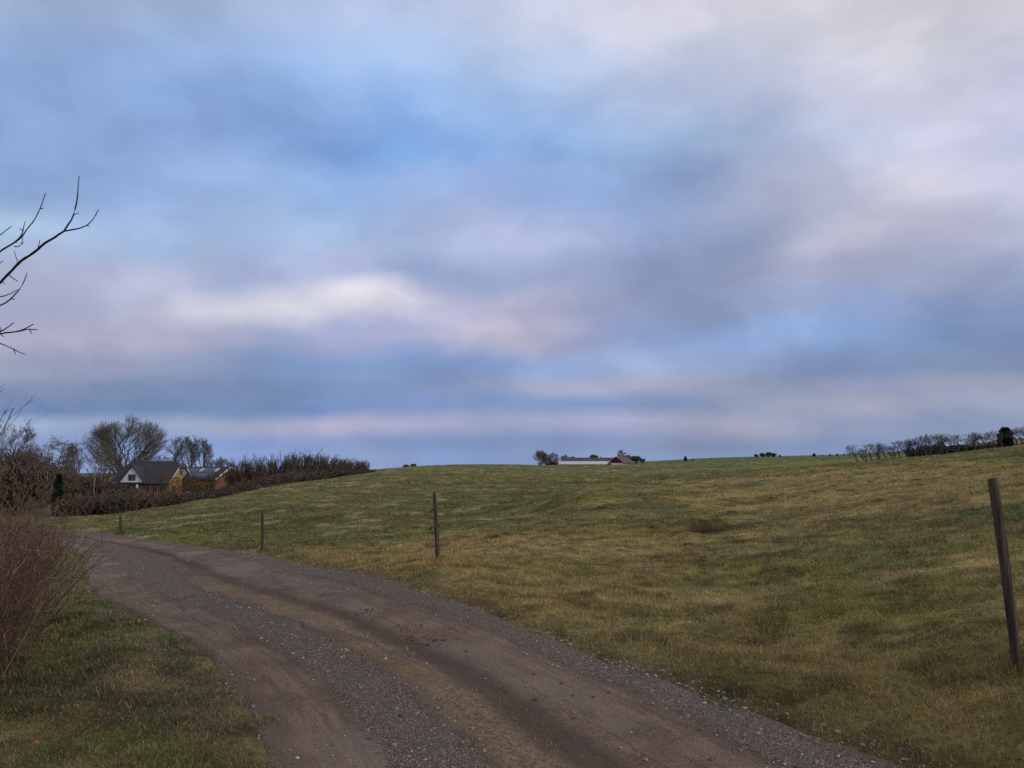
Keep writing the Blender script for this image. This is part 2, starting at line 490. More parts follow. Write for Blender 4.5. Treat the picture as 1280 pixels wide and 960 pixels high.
def sward(x, y, off):
    """colour and straw-fleck amount of the ground cover at x, y"""
    r = np.hypot(x, y)
    bk = bank_mask(x, y) * (off > 0)
    a = fbm(x / 5.5, y / 5.5, 4, 51); bb = fbm(x / 1.3, y / 1.3, 4, 61); cc = fbm(x / .33, y / .33, 3, 71); dd = fbm(x / 14, y / 14, 3, 81)
    big = fbm(x / 40, y / 40, 3, 91)
    # right hand bank: straw and moss over brown
    c = lerp(np.tile(OLIVE, (x.size, 1)), TAN, sstep(.33, .56, a * .45 + bb * .3 + cc * .25))
    c = lerp(c, GREEN, sstep(.53, .68, dd * .5 + fbm(x / 2.4, y / 2.4, 3, 95) * .5) * .85)
    c = lerp(c, MOSS, sstep(.52, .68, fbm(x / 3.1 + 9, y / 3.1, 4, 96)) * .55)
    c = lerp(c, BROWN, sstep(.55, .70, fbm(x / 1.9, y / 1.9 + 5, 4, 97)) * .32)
    # a worn, tan strip along the track on its right side
    edge = np.exp(-((off - 2.5) / .9) ** 2) * (.4 + .6 * sstep(5, 13, r))
    c = lerp(c, TAN * np.array([1.08, .98, .92]), edge * sstep(.36, .52, bb) * .8)
    c = lerp(c, BROWN * .8, np.exp(-((off - 1.62) / .2) ** 2) * .55)
    # pasture beyond
    p = lerp(np.tile(np.array([.150, .146, .044]), (x.size, 1)), np.array([.092, .110, .034]), sstep(.38, .62, dd * .6 + a * .4))
    p = lerp(p, np.array([.185, .160, .058]), sstep(.50, .68, big * .5 + a * .5) * .7)
    p = lerp(p, np.array([.088, .068, .036]), sstep(.58, .72, fbm(x / 7, y / 3, 4, 98)) * .6)
    far = sstep(220, 330, r)
    p = lerp(p, np.array([.105, .135, .050]), far * .8)
    p = lerp(p, np.array([.19, .12, .062]), sstep(150, 190, r) * (x / np.maximum(y, 1) > .625) * (y > 0))
    c = lerp(p, c, bk)
    # verge left of the track
    l = lerp(np.tile(np.array([.100, .116, .036]), (x.size, 1)), np.array([.185, .138, .074]), sstep(.45, .63, a * .35 + bb * .4 + cc * .25))
    l = lerp(l, MOSS * .9, sstep(.56, .7, fbm(x / 1.6, y / 1.6, 3, 99)) * .5)
    l = lerp(l, np.array([.055, .045, .028]), sstep(.55, .72, fbm(x / .9, y / .9, 3, 100)) * .6)
    left = (off < 0) & (r < 60)
    c = np.where(left[:, None], l, c)
    c = lerp(c, np.array([.13, .105, .07]), np.exp(-((off + 1.78) / .17) ** 2) * .55)
    # bare soil in the hollow, the scrape and along the brown break in the slope
    for Hh, s1, s2 in ((HOLLOW + np.array([0, .2, 0]), .75, .45), (SCRAPE, 2.2, 1.0)):
        c = lerp(c, SOIL, np.clip(1.5 * np.exp(-(((x - Hh[0]) / s1) ** 2 + ((y - Hh[1]) / s2) ** 2)), 0, 1) * sstep(.25, .45, bb))
    fy = np.interp(x, [-3, 0, 3.5, 7, 16], [19, 27, 38, 46, 52])
    c = lerp(c, BROWN * np.array([1.1, .95, .95]), np.exp(-((y - fy + 2.5) / 3.0) ** 2) * ((x > -2) & (x < 14)) * .7 * sstep(.35, .6, a))
    straw = np.where(off > 0, np.where(bk > .5, .22, 1.0), .12) * (1 - .8 * far) * sstep(10, 26, r)
    fl = sstep(.60, .70, fbm(x / 1.4, y / 1.9, 4, 140)) * straw
    c = lerp(c, STRAW * .8, fl * .75)
    dk = sstep(.56, .68, fbm(x / .42, y / .42, 3, 141)) * sstep(.4, .6, fbm(x / 3, y / 3, 2, 142))
    c = c * (1 - .38 * dk)[:, None]
    c = c * (.62 + .76 * fbm(x / .22, y / .22, 2, 143))[:, None]
    return c, straw


# ------------------------------------------------------------------ ground sheet
azf = np.arange(-46, 46.001, .18)
azc = np.concatenate([azf, np.arange(49, 360 - 46 - 1.5, 3.0)])
rr = np.concatenate([np.geomspace(.4, 3.0, 24)[:-1], np.geomspace(3.0, 220, 470)[:-1], np.geomspace(220, 4500, 90)])
AZ, RR = np.meshgrid(np.radians(azc), rr)
gx = (RR * np.sin(AZ)).ravel(); gy = (RR * np.cos(AZ)).ravel()
goff, gal = road_uv(gx, gy)
gz = H(gx, gy, goff)
gc, gs = sward(gx, gy, goff)
nr, na = AZ.shape
i = np.arange(nr - 1)[:, None] * na; j = np.arange(na)[None]; j2 = (j + 1) % na
quads = np.stack([i + j, i + j2, i + na + j2, i + na + j], -1).reshape(-1, 4)[:, ::-1]
gv = np.stack([gx, gy, gz], 1)
ctr = len(gv)
gv = np.concatenate([gv, [[0, 0, hz(0, 0)]]])
tri = np.stack([np.full(na, ctr), np.arange(na), (np.arange(na) + 1) % na], 1)[:, ::-1]
ff = np.concatenate([quads.ravel(), tri.ravel()])
sz = np.concatenate([np.full(len(quads), 4), np.full(na, 3)])
me = np_mesh("ground", gv, ff, sz, M["meadow"], True, {"Col": np.concatenate([gc, gc[:1]]), "straw": np.concatenate([gs, gs[:1]])})
tag(link("ground", me), kind="structure")

# ------------------------------------------------------------------ track
s_al = []
s = 0.0
cr = np.hypot(cen[:, 0], cen[:, 1])
while s < clen[-1] - .3:
    s_al.append(s)
    s += float(np.clip(np.interp(s, clen, cr) * .012, .05, .5))
s_al = np.array(s_al)
cxs = np.interp(s_al, clen, cen[:, 0]); cys = np.interp(s_al, clen, cen[:, 1])
nxs = np.interp(s_al, clen, cnor[:, 0]); nys = np.interp(s_al, clen, cnor[:, 1]); hws = np.interp(s_al, clen, chw)
across = np.linspace(-1.1, 1.1, 91) * HALF
OFF = np.tile(across, (len(s_al), 1)); AL = np.tile(s_al[:, None], (1, 91))
wob = (fbm(AL / 1.1, OFF * 0 + 3, 3, 5) - .5) * .22
edgek = np.abs(OFF / HALF)
RX = cxs[:, None] + nxs[:, None] * OFF * hws[:, None]; RY = cys[:, None] + nys[:, None] * OFF * hws[:, None]
rx, ry, of_, al_ = RX.ravel(), RY.ravel(), OFF.ravel(), AL.ravel()
rz = road_h(rx, ry, of_ + (wob.ravel() * edgek.ravel() ** 3), al_)
a = of_ / HALF + (fbm(al_ / 3.2, of_ * 0, 2, 7) - .5) * .05 + (fbm(rx / .45, ry / .45, 3, 8) - .5) * .08
bump_ = lambda c, w: np.exp(-((a - c) / w) ** 2)
dist = np.hypot(rx, ry)
gravel = np.clip(.84 * bump_(-.40, .15) + .80 * bump_(.82, .15) + .35 * bump_(-.95, .06) + .16, 0, 1)
gravel = gravel + .35 * (fbm(rx / 1.5, ry / 1.5, 3, 9) - .5)
gravel = gravel + sstep(11, 20, dist) * .35 * bump_(-.15, .35)
dark = np.clip(.95 * bump_(.12, .12) + .55 * bump_(-.85, .10) * (1 - sstep(6, 9, dist)) + .35 * bump_(.42, .1) * (fbm(al_ / 3, of_, 2, 12) > .5) + .8 * bump_(1.0, .045), 0, 1)
dark = dark * (.55 + .9 * fbm(al_ / 2.8, of_ / 2, 3, 13)) * .85
grassy = np.clip(1.05 * bump_(-.12, .15) * sstep(.25, .5, fbm(al_ / 1.5, of_ * 2, 3, 14)), 0, 1) * (1 - sstep(9, 17, dist) * .75)
pale = .7 * sstep(.50, .7, fbm(rx / 1.1, ry / 1.1, 4, 15)) * (bump_(-.62, .2) + bump_(.4, .2) + sstep(12, 25, dist) * .8)
tread = bump_(.02, .07) * sstep(.42, .6, fbm(al_ / 3.0, of_ * 0 + 1, 2, 16))
nrw = len(s_al)
i = np.arange(nrw - 1)[:, None] * 91; j = np.arange(90)[None]
q = np.stack([i + j, i + j + 1, i + 91 + j + 1, i + 91 + j], -1).reshape(-1, 4)[:, ::-1]
me = np_mesh("farm_track", np.stack([rx, ry, rz], 1), q[:, ::-1], np.full(len(q), 4), M["track"], True,
             {"gravel": gravel, "dark": dark, "grassy": grassy, "pale": np.clip(pale, 0, 1), "tread": tread, "along": al_, "across": of_})
tag(link("road", me), kind="structure")

# ------------------------------------------------------------------ grass
def blades(name, x, y, z, h, w, colr, lean_amt, label):
    n = len(x)
    th = rng.uniform(0, 2 * math.pi, n); ph = rng.uniform(0, 2 * math.pi, n)
    lean = np.abs(rng.normal(0, lean_amt, n)) + .15
    dx, dy = np.cos(th) * w * .5, np.sin(th) * w * .5
    lx, ly = np.cos(ph) * lean * h, np.sin(ph) * lean * h
    base = np.stack([x, y, z - .008], 1)
    d = np.stack([dx, dy, np.zeros(n)], 1)
    mid = base + np.stack([lx * .35, ly * .35, h * .62], 1)
    drop = np.clip(1 - .35 * lean ** 2, .3, 1)
    tip = base + np.stack([lx, ly, h * drop], 1)
    v = np.stack([base - d, base + d, mid + d * .75, mid - d * .75, tip], 1).reshape(-1, 3)
    o = np.arange(n)[:, None] * 5
    f = np.concatenate([o + np.array([0, 1, 2, 3]), o + np.array([3, 2, 4])], 1)
    sizes = np.tile([4, 3], n)
    cc = np.repeat(colr, 5, 0)
    me = np_mesh(name, v, f, sizes, M["blade"], False, {"Col": cc})
    return tag(link(name, me), label, "grass", kind="stuff")


def bare_free(x, y):
    w_ = (fbm(x / .25, y / .25, 2, 150) - .5) * 1.4
    a_ = (((x - HOLLOW[0]) / .75) ** 2 + ((y - HOLLOW[1] - .2) / .45) ** 2 + w_ * 2.2 > 1) | (vnoise(x / .07, y / .07, 151) > .8)
    b_ = ((x - SCRAPE[0]) / 1.5) ** 2 + ((y - SCRAPE[1]) / .6) ** 2 + w_ > 1
    return a_ & b_


def scatter(n, r0, r1, a0, a1):
    r = np.exp(rng.uniform(math.log(r0), math.log(r1), n)); a = np.radians(rng.uniform(a0, a1, n))
    return r * np.sin(a), r * np.cos(a)


def grow(name, n, r0, r1, a0, a1, keep, hbase, label, lean=.75):
    x, y = scatter(n, r0, r1, a0, a1)
    off, al = road_uv(x, y)
    k = keep(x, y, off)
    k = k & bare_free(x, y)
    x, y, off, al = x[k], y[k], off[k], al[k]
    r = np.hypot(x, y)
    z = H(x, y, off)
    inroad = np.abs(off) < HALF - .02
    if inroad.any():
        z[inroad] = road_h(x[inroad], y[inroad], off[inroad], al[inroad])
    c, st = sward(x, y, off)
    cl = fbm(x / .8, y / .8, 3, 110)
    h = hbase * (.45 + 1.1 * cl) * rng.uniform(.6, 1.35, len(x)) * (1 + r / 55)
    w = np.maximum(.0030, r * .00062) * rng.uniform(.7, 1.3, len(x))
    t = rng.random(len(x))
    c = c * (rng.uniform(.6, 1.9, len(x)))[:, None]
    c = np.where((t < .17)[:, None], c * .3 + STRAW * rng.uniform(.5, 1.3, len(x))[:, None] * .8, c)
    c = np.where((t > .86)[:, None], c * .5 + GREEN * .5, c)
    return blades(name, x, y, z, h, w, np.clip(c, .008, .6), lean, label)


BUSHC = np.array([-4.0, 6.3])
grow("meadow_grass", 620000, 3.6, 130, -35, 41, lambda x, y, o: (o > HALF - .05 + .62 * (fbm(x / .32, y / .32, 3, 120) - .5)) & (rng.random(len(x)) < .35 + 1.1 * fbm(x / .6, y / .6, 3, 121)), .041,
     "short straw and olive pasture grass right of the track", 1.1)
grow("verge_grass", 330000, 3.0, 40, -50, 0, lambda x, y, o: (o < -HALF - .02 - .55 * (fbm(x / .32, y / .32, 3, 122) - .5)) & (rng.random(len(x)) < .4 + 1.1 * fbm(x / .6, y / .6, 3, 123)), .036,
     "short green and brown verge grass between the bush and the track", 1.3)
grow("track_grass", 260000, 3.2, 22, -42, 35, lambda x, y, o: (np.abs(o / HALF + .12 + (fbm(x / .9, y / .9, 3, 124) - .5) * .35) < .17) & (rng.random(len(x)) < .06 + 1.3 * np.clip(fbm(x / .5, y / .5, 3, 125) - .42, 0, 1)), .022,
     "sparse dry grass along the middle of the gravel track", 1.3)


def tufts(name, n, r0, r1, a0, a1, keep, per, rad, hb, label, straw_only=False):
    x, y = scatter(n, r0, r1, a0, a1)
    off, _ = road_uv(x, y); k = keep(x, y, off) & bare_free(x, y); x, y = x[k], y[k]
    m_ = len(x); sc = np.repeat(rng.uniform(.6, 1.5, m_), per); tone = np.repeat(rng.uniform(.45, 1.1, m_), per)
    gx_ = np.repeat(x, per) + rng.normal(0, 1, m_ * per) * rad * sc; gy_ = np.repeat(y, per) + rng.normal(0, 1, m_ * per) * rad * sc
    off, _ = road_uv(gx_, gy_); z = H(gx_, gy_, off)
    c, st = sward(gx_, gy_, off)
    t_ = rng.random(len(gx_))
    c = c * (tone * rng.uniform(.6, 1.5, len(gx_)))[:, None]
    c = np.where((t_ < (.9 if straw_only else .22))[:, None], STRAW * rng.uniform(.4, 1.1, len(gx_))[:, None], c)
    r = np.hypot(gx_, gy_)
    blades(name, gx_, gy_, z, hb * sc * rng.uniform(.5, 1.3, len(gx_)), np.maximum(.003, r * .0006), np.clip(c, .008, .6), 1.0 if not straw_only else .5, label)


tufts("tussock_grass", 1500, 3.8, 60, -32, 40, lambda x, y, o: o > HALF + .35, 110, .085, .056, "rough darker tussocks standing out of the pasture right of the track")
tufts("verge_tussocks", 500, 3.2, 18, -45, -5, lambda x, y, o: o < -HALF - .05, 90, .07, .045, "rough tussocks in the verge left of the track")
tufts("dead_stalks", 800, 3.8, 30, -35, 40, lambda x, y, o: (o > HALF + .02) & (o < HALF + 6), 4, .05, .085, "thin dead straw stalks beside the track", True)

pc_ = [at(1276, 838, 5.0), at(548, 702, 12.6), at(328, 690, 20.5), at(151, 668, 36)]
px_ = np.repeat([q[0] for q in pc_], 260); py_ = np.repeat([q[1] for q in pc_], 260); pr_ = np.hypot(px_, py_)
ang_ = rng.uniform(0, 6.283, len(px_)); rad_ = .035 + np.abs(rng.normal(0, .09, len(px_)))
px_ = px_ + np.cos(ang_) * rad_; py_ = py_ + np.sin(ang_) * rad_
o_, _ = road_uv(px_, py_); c_, _ = sward(px_, py_, o_)
blades("post_foot_grass", px_, py_, H(px_, py_, o_), rng.uniform(.05, .15, len(px_)), np.maximum(.003, pr_ * .0006), np.clip(c_ * rng.uniform(.5, 1.4, len(px_))[:, None], .01, .5), .6, "longer uncut grass round the feet of the fence posts")

# ------------------------------------------------------------------ loose stones
def stones(name, x, y, z, s, c, label):
    t = (1 + 5 ** .5) / 2
    iv = np.array([(-1, t, 0), (1, t, 0), (-1, -t, 0), (1, -t, 0), (0, -1, t), (0, 1, t), (0, -1, -t), (0, 1, -t), (t, 0, -1), (t, 0, 1), (-t, 0, -1), (-t, 0, 1)]) / 1.9
    fi = np.array([(0, 11, 5), (0, 5, 1), (0, 1, 7), (0, 7, 10), (0, 10, 11), (1, 5, 9), (5, 11, 4), (11, 10, 2), (10, 7, 6), (7, 1, 8), (3, 9, 4), (3, 4, 2), (3, 2, 6), (3, 6, 8), (3, 8, 9), (4, 9, 5), (2, 4, 11), (6, 2, 10), (8, 6, 7), (9, 8, 1)])
    n = len(x)
    v = iv[None] * rng.uniform(.65, 1.25, (n, 12, 1)) * (s[:, None, None] * np.stack([rng.uniform(.7, 1.2, n), rng.uniform(.7, 1.2, n), rng.uniform(.45, .8, n)], 1)[:, None])
    v = v + np.stack([x, y, z + s * .15], 1)[:, None]
    f = (np.arange(n)[:, None, None] * 12 + fi[None]).reshape(-1, 3)
    me = np_mesh(name, v.reshape(-1, 3), f, np.full(len(f), 3), M["stone"], False, {"Col": np.repeat(c, 12, 0)})
    return tag(link(name, me), label, "gravel", kind="stuff")


n = 60000
x, y = scatter(n, 3.3, 26, -45, 36)
o, al = road_uv(x, y)
aa = o / HALF
prob = .9 * np.exp(-((aa - 1.0) / .075) ** 2) + .30 * np.exp(-((aa - .78) / .2) ** 2) + .30 * np.exp(-((aa + .42) / .2) ** 2) + .14 * np.exp(-((aa + 1.0) / .06) ** 2) + .045 * (np.abs(aa) < 1)
k = (rng.random(n) < prob * (.3 + 1.4 * fbm(x / .7, y / .7, 3, 130))) & (np.abs(aa) < 1.16)
x, y, o, al = x[k], y[k], o[k], al[k]
z = np.where(np.abs(o) < HALF * .97, road_h(x, y, o, al), np.maximum(H(x, y, o), road_h(x, y, o, al)))
sz_ = np.exp(rng.normal(math.log(.0055), .45, len(x))) * (1 + np.hypot(x, y) / 25)
sz_ = np.where(rng.random(len(x)) < .012, sz_ * 2.2, sz_)
clod = np.zeros(len(x), bool)
for cpx in ((532, 800, 70, .16), (455, 766, 40, .14), (505, 785, 25, .10), (410, 742, 30, .2), (700, 868, 20, .3), (260, 745, 30, .2)):
    q_ = ground_hit(cpx[0], cpx[1]); xx_ = q_[0] + rng.normal(0, cpx[3], cpx[2]); yy_ = q_[1] + rng.normal(0, cpx[3] * .8, cpx[2])
    oo_, aa_ = road_uv(xx_, yy_)
    x = np.concatenate([x, xx_]); y = np.concatenate([y, yy_]); z = np.concatenate([z, road_h(xx_, yy_, oo_, aa_)])
    sz_ = np.concatenate([sz_, np.exp(rng.normal(math.log(.010), .5, cpx[2]))]); clod = np.concatenate([clod, np.ones(cpx[2], bool)])
cc = np.array([.19, .155, .14]) * rng.uniform(.45, 1.7, len(x))[:, None]
cc = np.where((rng.random(len(x)) < .07)[:, None], np.array([.44, .39, .36]), cc)
cc = np.where(clod[:, None], np.array([.085, .055, .038]) * rng.uniform(.6, 1.6, len(x))[:, None], cc)
stones("gravel", x, y, z, np.minimum(sz_, .022), cc, "loose grey and white gravel along the edges and middle of the track")


# ------------------------------------------------------------------ tubes, trees
def tube_arrays(P, Rd, sides=3):
    """P (N,n,3) polylines, Rd (N,n) radii"""
    N, n, _ = P.shape
    T = np.gradient(P, axis=1); T /= np.linalg.norm(T, axis=2, keepdims=True) + 1e-9
    ref = np.where(np.abs(T[..., 2:3]) < .9, np.array([0, 0, 1.]), np.array([1., 0, 0]))
    A = np.cross(T, ref); A /= np.linalg.norm(A, axis=2, keepdims=True) + 1e-9
    B = np.cross(T, A)
    an = np.arange(sides) * 2 * math.pi / sides
    ring = A[:, :, None] * np.cos(an)[None, None, :, None] + B[:, :, None] * np.sin(an)[None, None, :, None]
    V = P[:, :, None] + ring * Rd[:, :, None, None]
    V = V.reshape(-1, 3)
    base = (np.arange(N) * n * sides)[:, None, None] + (np.arange(n - 1) * sides)[None, :, None]
    k = np.arange(sides)[None, None]; k2 = (k + 1) % sides
    f = np.stack([base + k, base + k2, base + sides + k2, base + sides + k], -1).reshape(-1, 4)
    return V, f


def tubes_mesh(name, batches, mat, smooth=True, cols=None):
    vs, fs, b = [], [], 0
    for P, Rd, sides in batches:
        V, f = tube_arrays(P, Rd, sides); vs.append(V); fs.append(f + b); b += len(V)
    V = np.concatenate(vs); f = np.concatenate(fs)
    at_ = None
    if cols is not None:
        at_ = {"Col": np.concatenate([np.repeat(c, P.shape[1] * s_, 0) for c, (P, Rd, s_) in zip(cols, batches)])}
    return np_mesh(name, V, f, np.full(len(f), 4), mat, smooth, at_)


def unit(v):
    return v / (np.linalg.norm(v, axis=-1, keepdims=True) + 1e-9)


def grow_poly(P0, D, L, n, wob, trop):
    """polylines of n points from P0 along D with length L, wandering and drawn by trop (vector)"""
    N = len(P0)
    P = np.empty((N, n, 3)); P[:, 0] = P0
    d = unit(D)
    for i in range(1, n):
        d = unit(d + rng.normal(0, wob, (N, 3)) + np.asarray(trop) / n)
        P[:, i] = P[:, i - 1] + d * (L / (n - 1))[:, None]
    return P


def clip_len(P0, D, L, c, rad):
    """shorten L so the end stays within the ellipsoid centre c, radii rad"""
    p = (P0 - c) / rad; d = unit(D) / rad
    A = (d * d).sum(1); B = 2 * (p * d).sum(1); C = (p * p).sum(1) - 1
    disc = np.maximum(B * B - 4 * A * C, 0)
    t = (-B + np.sqrt(disc)) / (2 * A)
    t = np.where(C > 0, L * .35, t)
    return np.clip(np.minimum(L, np.maximum(t, .12 * L)), .02, None)


def tree_meshes(name, height, width, trunk_r, fork=.28, counts=(8, 6, 6, 5, 4), spread=(.85, .6, .55, .55, .55), lens=(.62, .58, .55, .55, .55),
                trunks=1, trop=.25, wind=(0, 0), twig_r=.010, crown_lo=.2, lean=(0, 0), mats=("bark", "twig"), flat=False, split=2):
    """bare tree, base at the origin: returns (trunk mesh, crown mesh)"""
    cz = height * (crown_lo + 1) / 2
    c = np.array([wind[0] * height * .25 + lean[0] * height * .6, wind[1] * height * .25 + lean[1] * height * .6, cz]); rad = np.array([width / 2, width / 2, height * (1 - crown_lo) / 2 * 1.02])
    th = rng.uniform(0, 2 * math.pi, trunks)
    p0 = np.stack([np.cos(th), np.sin(th), th * 0], 1) * (trunk_r * 1.5 * (trunks > 1)); p0[:, 2] = -.15; tl_ = .8 if trunks > 1 else 1.0
    d0 = np.stack([np.cos(th) * .15 * (trunks > 1) + lean[0], np.sin(th) * .15 * (trunks > 1) + lean[1], th * 0 + 1], 1)
    L0 = np.full(trunks, height * (.9 if not flat else .93) * tl_) * rng.uniform(.9, 1.0, trunks)
    P = grow_poly(p0, d0, L0, 9, .05, (wind[0] * .2, wind[1] * .2, .15))
    r0 = np.full(trunks, trunk_r)
    Rd = r0[:, None] * np.linspace(1, .12, 9)[None] ** 1.0
    Rd[:, 0] *= 1.35
    big, fine = [(P, Rd, 6)], []
    par, pr, plen = P, Rd, L0
    for lv, (cn, sp, ln) in enumerate(zip(counts, spread, lens)):
        N = len(par); n = par.shape[1]
        t = rng.uniform(fork if lv == 0 else .22, .97, (N, cn))
        if lv == 0: t = np.sort(fork + (0.96 - fork) * (np.arange(cn)[None] + rng.uniform(0, 1, (N, cn))) / cn, axis=1)
        ti = t * (n - 1); i0 = np.minimum(ti.astype(int), n - 2); fr = ti - i0
        rows = np.arange(N)[:, None]
        p = par[rows, i0] * (1 - fr[..., None]) + par[rows, i0 + 1] * fr[..., None]
        tg = unit(par[rows, i0 + 1] - par[rows, i0])
        rp = pr[rows, i0] * (1 - fr) + pr[rows, i0 + 1] * fr
        rv = rng.normal(0, 1, p.shape)
        if lv == 0:
            az = (np.arange(cn)[None] * 2.4 + rng.uniform(0, 1.2, (N, cn)) + rng.uniform(0, 6, (N, 1)))
            rv = np.stack([np.cos(az), np.sin(az), 0 * az], -1)
        perp = unit(rv - (rv * tg).sum(-1, keepdims=True) * tg)
        d = unit(tg * np.cos(sp) + perp * np.sin(sp) * rng.uniform(.7, 1.15, t.shape)[..., None])
        if flat: d[..., 2] *= .35 if lv < 2 else .6
        d = unit(d + np.array([wind[0], wind[1], 0]) * .45)
        if lv == 0: L = np.broadcast_to(height * ln * (1.15 - (.1 if flat else .55) * t), t.shape)
        else: L = plen[:, None] * ln * (1.15 - .5 * t) * rng.uniform(.7, 1.2, t.shape)
        p = p.reshape(-1, 3); d = d.reshape(-1, 3); L = L.reshape(-1)
        L = clip_len(p, d, L, c, rad * rng.uniform(.8, 1.06, (len(p), 1)))
        nn = 6 if lv == 0 else (5 if lv < 2 else 4 if lv < 4 else 3)
        Pn = grow_poly(p, d, L, nn, .11 if lv < 2 else .16, (wind[0] * .3, wind[1] * .3, trop if not flat else trop * .2))
        re = np.minimum(rp.reshape(-1) * .62, trunk_r * .6 * .6 ** lv); re = np.maximum(re, twig_r)
        Rn = re[:, None] * np.linspace(1, .35, nn)[None]; Rn = np.maximum(Rn, twig_r * .7)
        (big if lv < split else fine).append((Pn, Rn, 5 if lv == 0 else 4 if lv == 1 else 3))
        par, pr, plen = Pn, Rn, L
    return tubes_mesh(name + "_trunk", big, M[mats[0]]), tubes_mesh(name + "_crown", fine, M[mats[1]])


def place_tree(name, meshes, loc, label, group=None, rz=0., sc=(1, 1, 1), cat="tree"):
    t = empty(name, loc, rz); t.scale = sc
    tag(t, label, cat, group)
    link("trunk", meshes[0], t); link("crown", meshes[1], t)
    return t


def tree_at(px, Y, top, base_sink=.0):
    """base position for a tree at photo column px, Y metres off, and the height that reaches photo row top"""
    p = at(px, 580, Y); z = hz(p[0], p[1])
    return np.array([p[0], p[1], z]), at(px, top, Y)[2] - z


def add_tree(px, Y, top, wpx, label, name="bare_tree", group=None, **kw):
    loc, h = tree_at(px, Y, top)
    ms = tree_meshes(name, h, wpx / 962. * Y, kw.pop("trunk_r", h * .022), twig_r=kw.pop("twig_r", Y * .00009), **kw)
    return place_tree(name, ms, loc, label, group)


# the big round tree by the house, and the others of the left-hand group
rng = np.random.default_rng(21)
add_tree(158, 168, 519, 108, "largest bare tree, wide rounded dome crown of fine twigs behind the white gable", trunks=3, fork=.12, counts=(11, 8, 6, 5, 4), lens=(.8, .62, .6, .6, .6), spread=(.85, .5, .5, .5, .5), trop=.3, crown_lo=.10, twig_r=.0085, mats=("bark_grey", "bark_grey"), trunk_r=.42)
add_tree(68, 105, 533, 60, "bare tree with flat layered branches left of the dome tree", fork=.40, counts=(26, 10, 6, 4), spread=(1.0, .6, .6, .6), lens=(.34, .6, .5, .5), flat=True, crown_lo=.3, trunk_r=.17)
add_tree(4, 72, 512, 90, "dense rounded bare tree at the left edge above the brown bush", fork=.15, trunks=2, counts=(9, 7, 6, 5, 4), trop=.2, crown_lo=.08)
add_tree(100, 135, 549, 46, "slim upright bare tree between the layered tree and the dome tree", fork=.2, counts=(10, 7, 6, 5), spread=(.6, .6, .6, .6), crown_lo=.1)
add_tree(38, 112, 556, 50, "low spreading bare tree left of the layered tree", fork=.15, counts=(9, 7, 6, 5), crown_lo=.05)
for px, top, w, lab in ((221, 543, 32, "leftmost tall slender bare tree behind the house roof"), (237, 541, 30, "middle tall slender bare tree behind the house roof"), (252, 546, 32, "rightmost tall slender bare tree behind the grey roofs")):
    add_tree(px, 185, top, w, lab, fork=.22, counts=(14, 8, 6, 4), spread=(.5, .5, .6, .6), lens=(.42, .6, .6, .6), crown_lo=.2, mats=("bark_grey", "bark_grey"))
add_tree(272, 180, 569, 40, "low broad bare tree behind the solar roof", fork=.12, trunks=2, counts=(9, 7, 6, 5), crown_lo=.05)
add_tree(205, 175, 566, 40, "bushy bare tree filling the gap behind the dark house roof", fork=.12, trunks=2, counts=(9, 7, 6, 5), crown_lo=.05)
add_tree(130, 150, 556, 44, "bushy bare tree behind the left side of the dome tree", fork=.1, trunks=2, counts=(9, 7, 6, 5), crown_lo=.05)

for px, Y, top, w_, lab in ((24, 95, 549, 46, "bare tree with brown twigs behind the dense tree at the left edge"), (52, 122, 553, 36, "small bare tree half hidden left of the layered tree"), (86, 126, 551, 40, "small bare tree half hidden right of the layered tree"),
                            (119, 142, 545, 40, "tall thin-twigged bare tree against the left flank of the dome tree"), (287, 180, 575, 30, "low thin bare tree above the ridge end of the solar roof"),
                            (204, 134, 586, 26, "spindly bare tree in front of the ochre gable"), (240, 136, 590, 24, "spindly bare tree in front of the ochre annex wall"), (268, 136, 588, 24, "spindly bare tree before the corner of the annex")):
    add_tree(px, Y, top, w_, lab, fork=.12, trunks=2, counts=(9, 7, 6, 4), spread=(.6, .5, .5, .5), crown_lo=.05, trunk_r=.07 if top > 580 else .14, twig_r=.009, mats=("bark_grey", "twig") if top < 580 else ("bark", "twig"))

# near tree out of frame: its branches hang into the upper left corner
NT = np.array([-6.6, 6.6])
NTz = hz(*NT)
t = empty("fruit_tree", (NT[0], NT[1], NTz)); tag(t, "near dark bare tree whose knobbly twigs reach in over the upper left", "tree")
org = np.array([NT[0], NT[1], NTz])


def px_line(pp, Y):
    return np.array([at(a_, b_, Y + dy) for (a_, b_, dy) in pp])


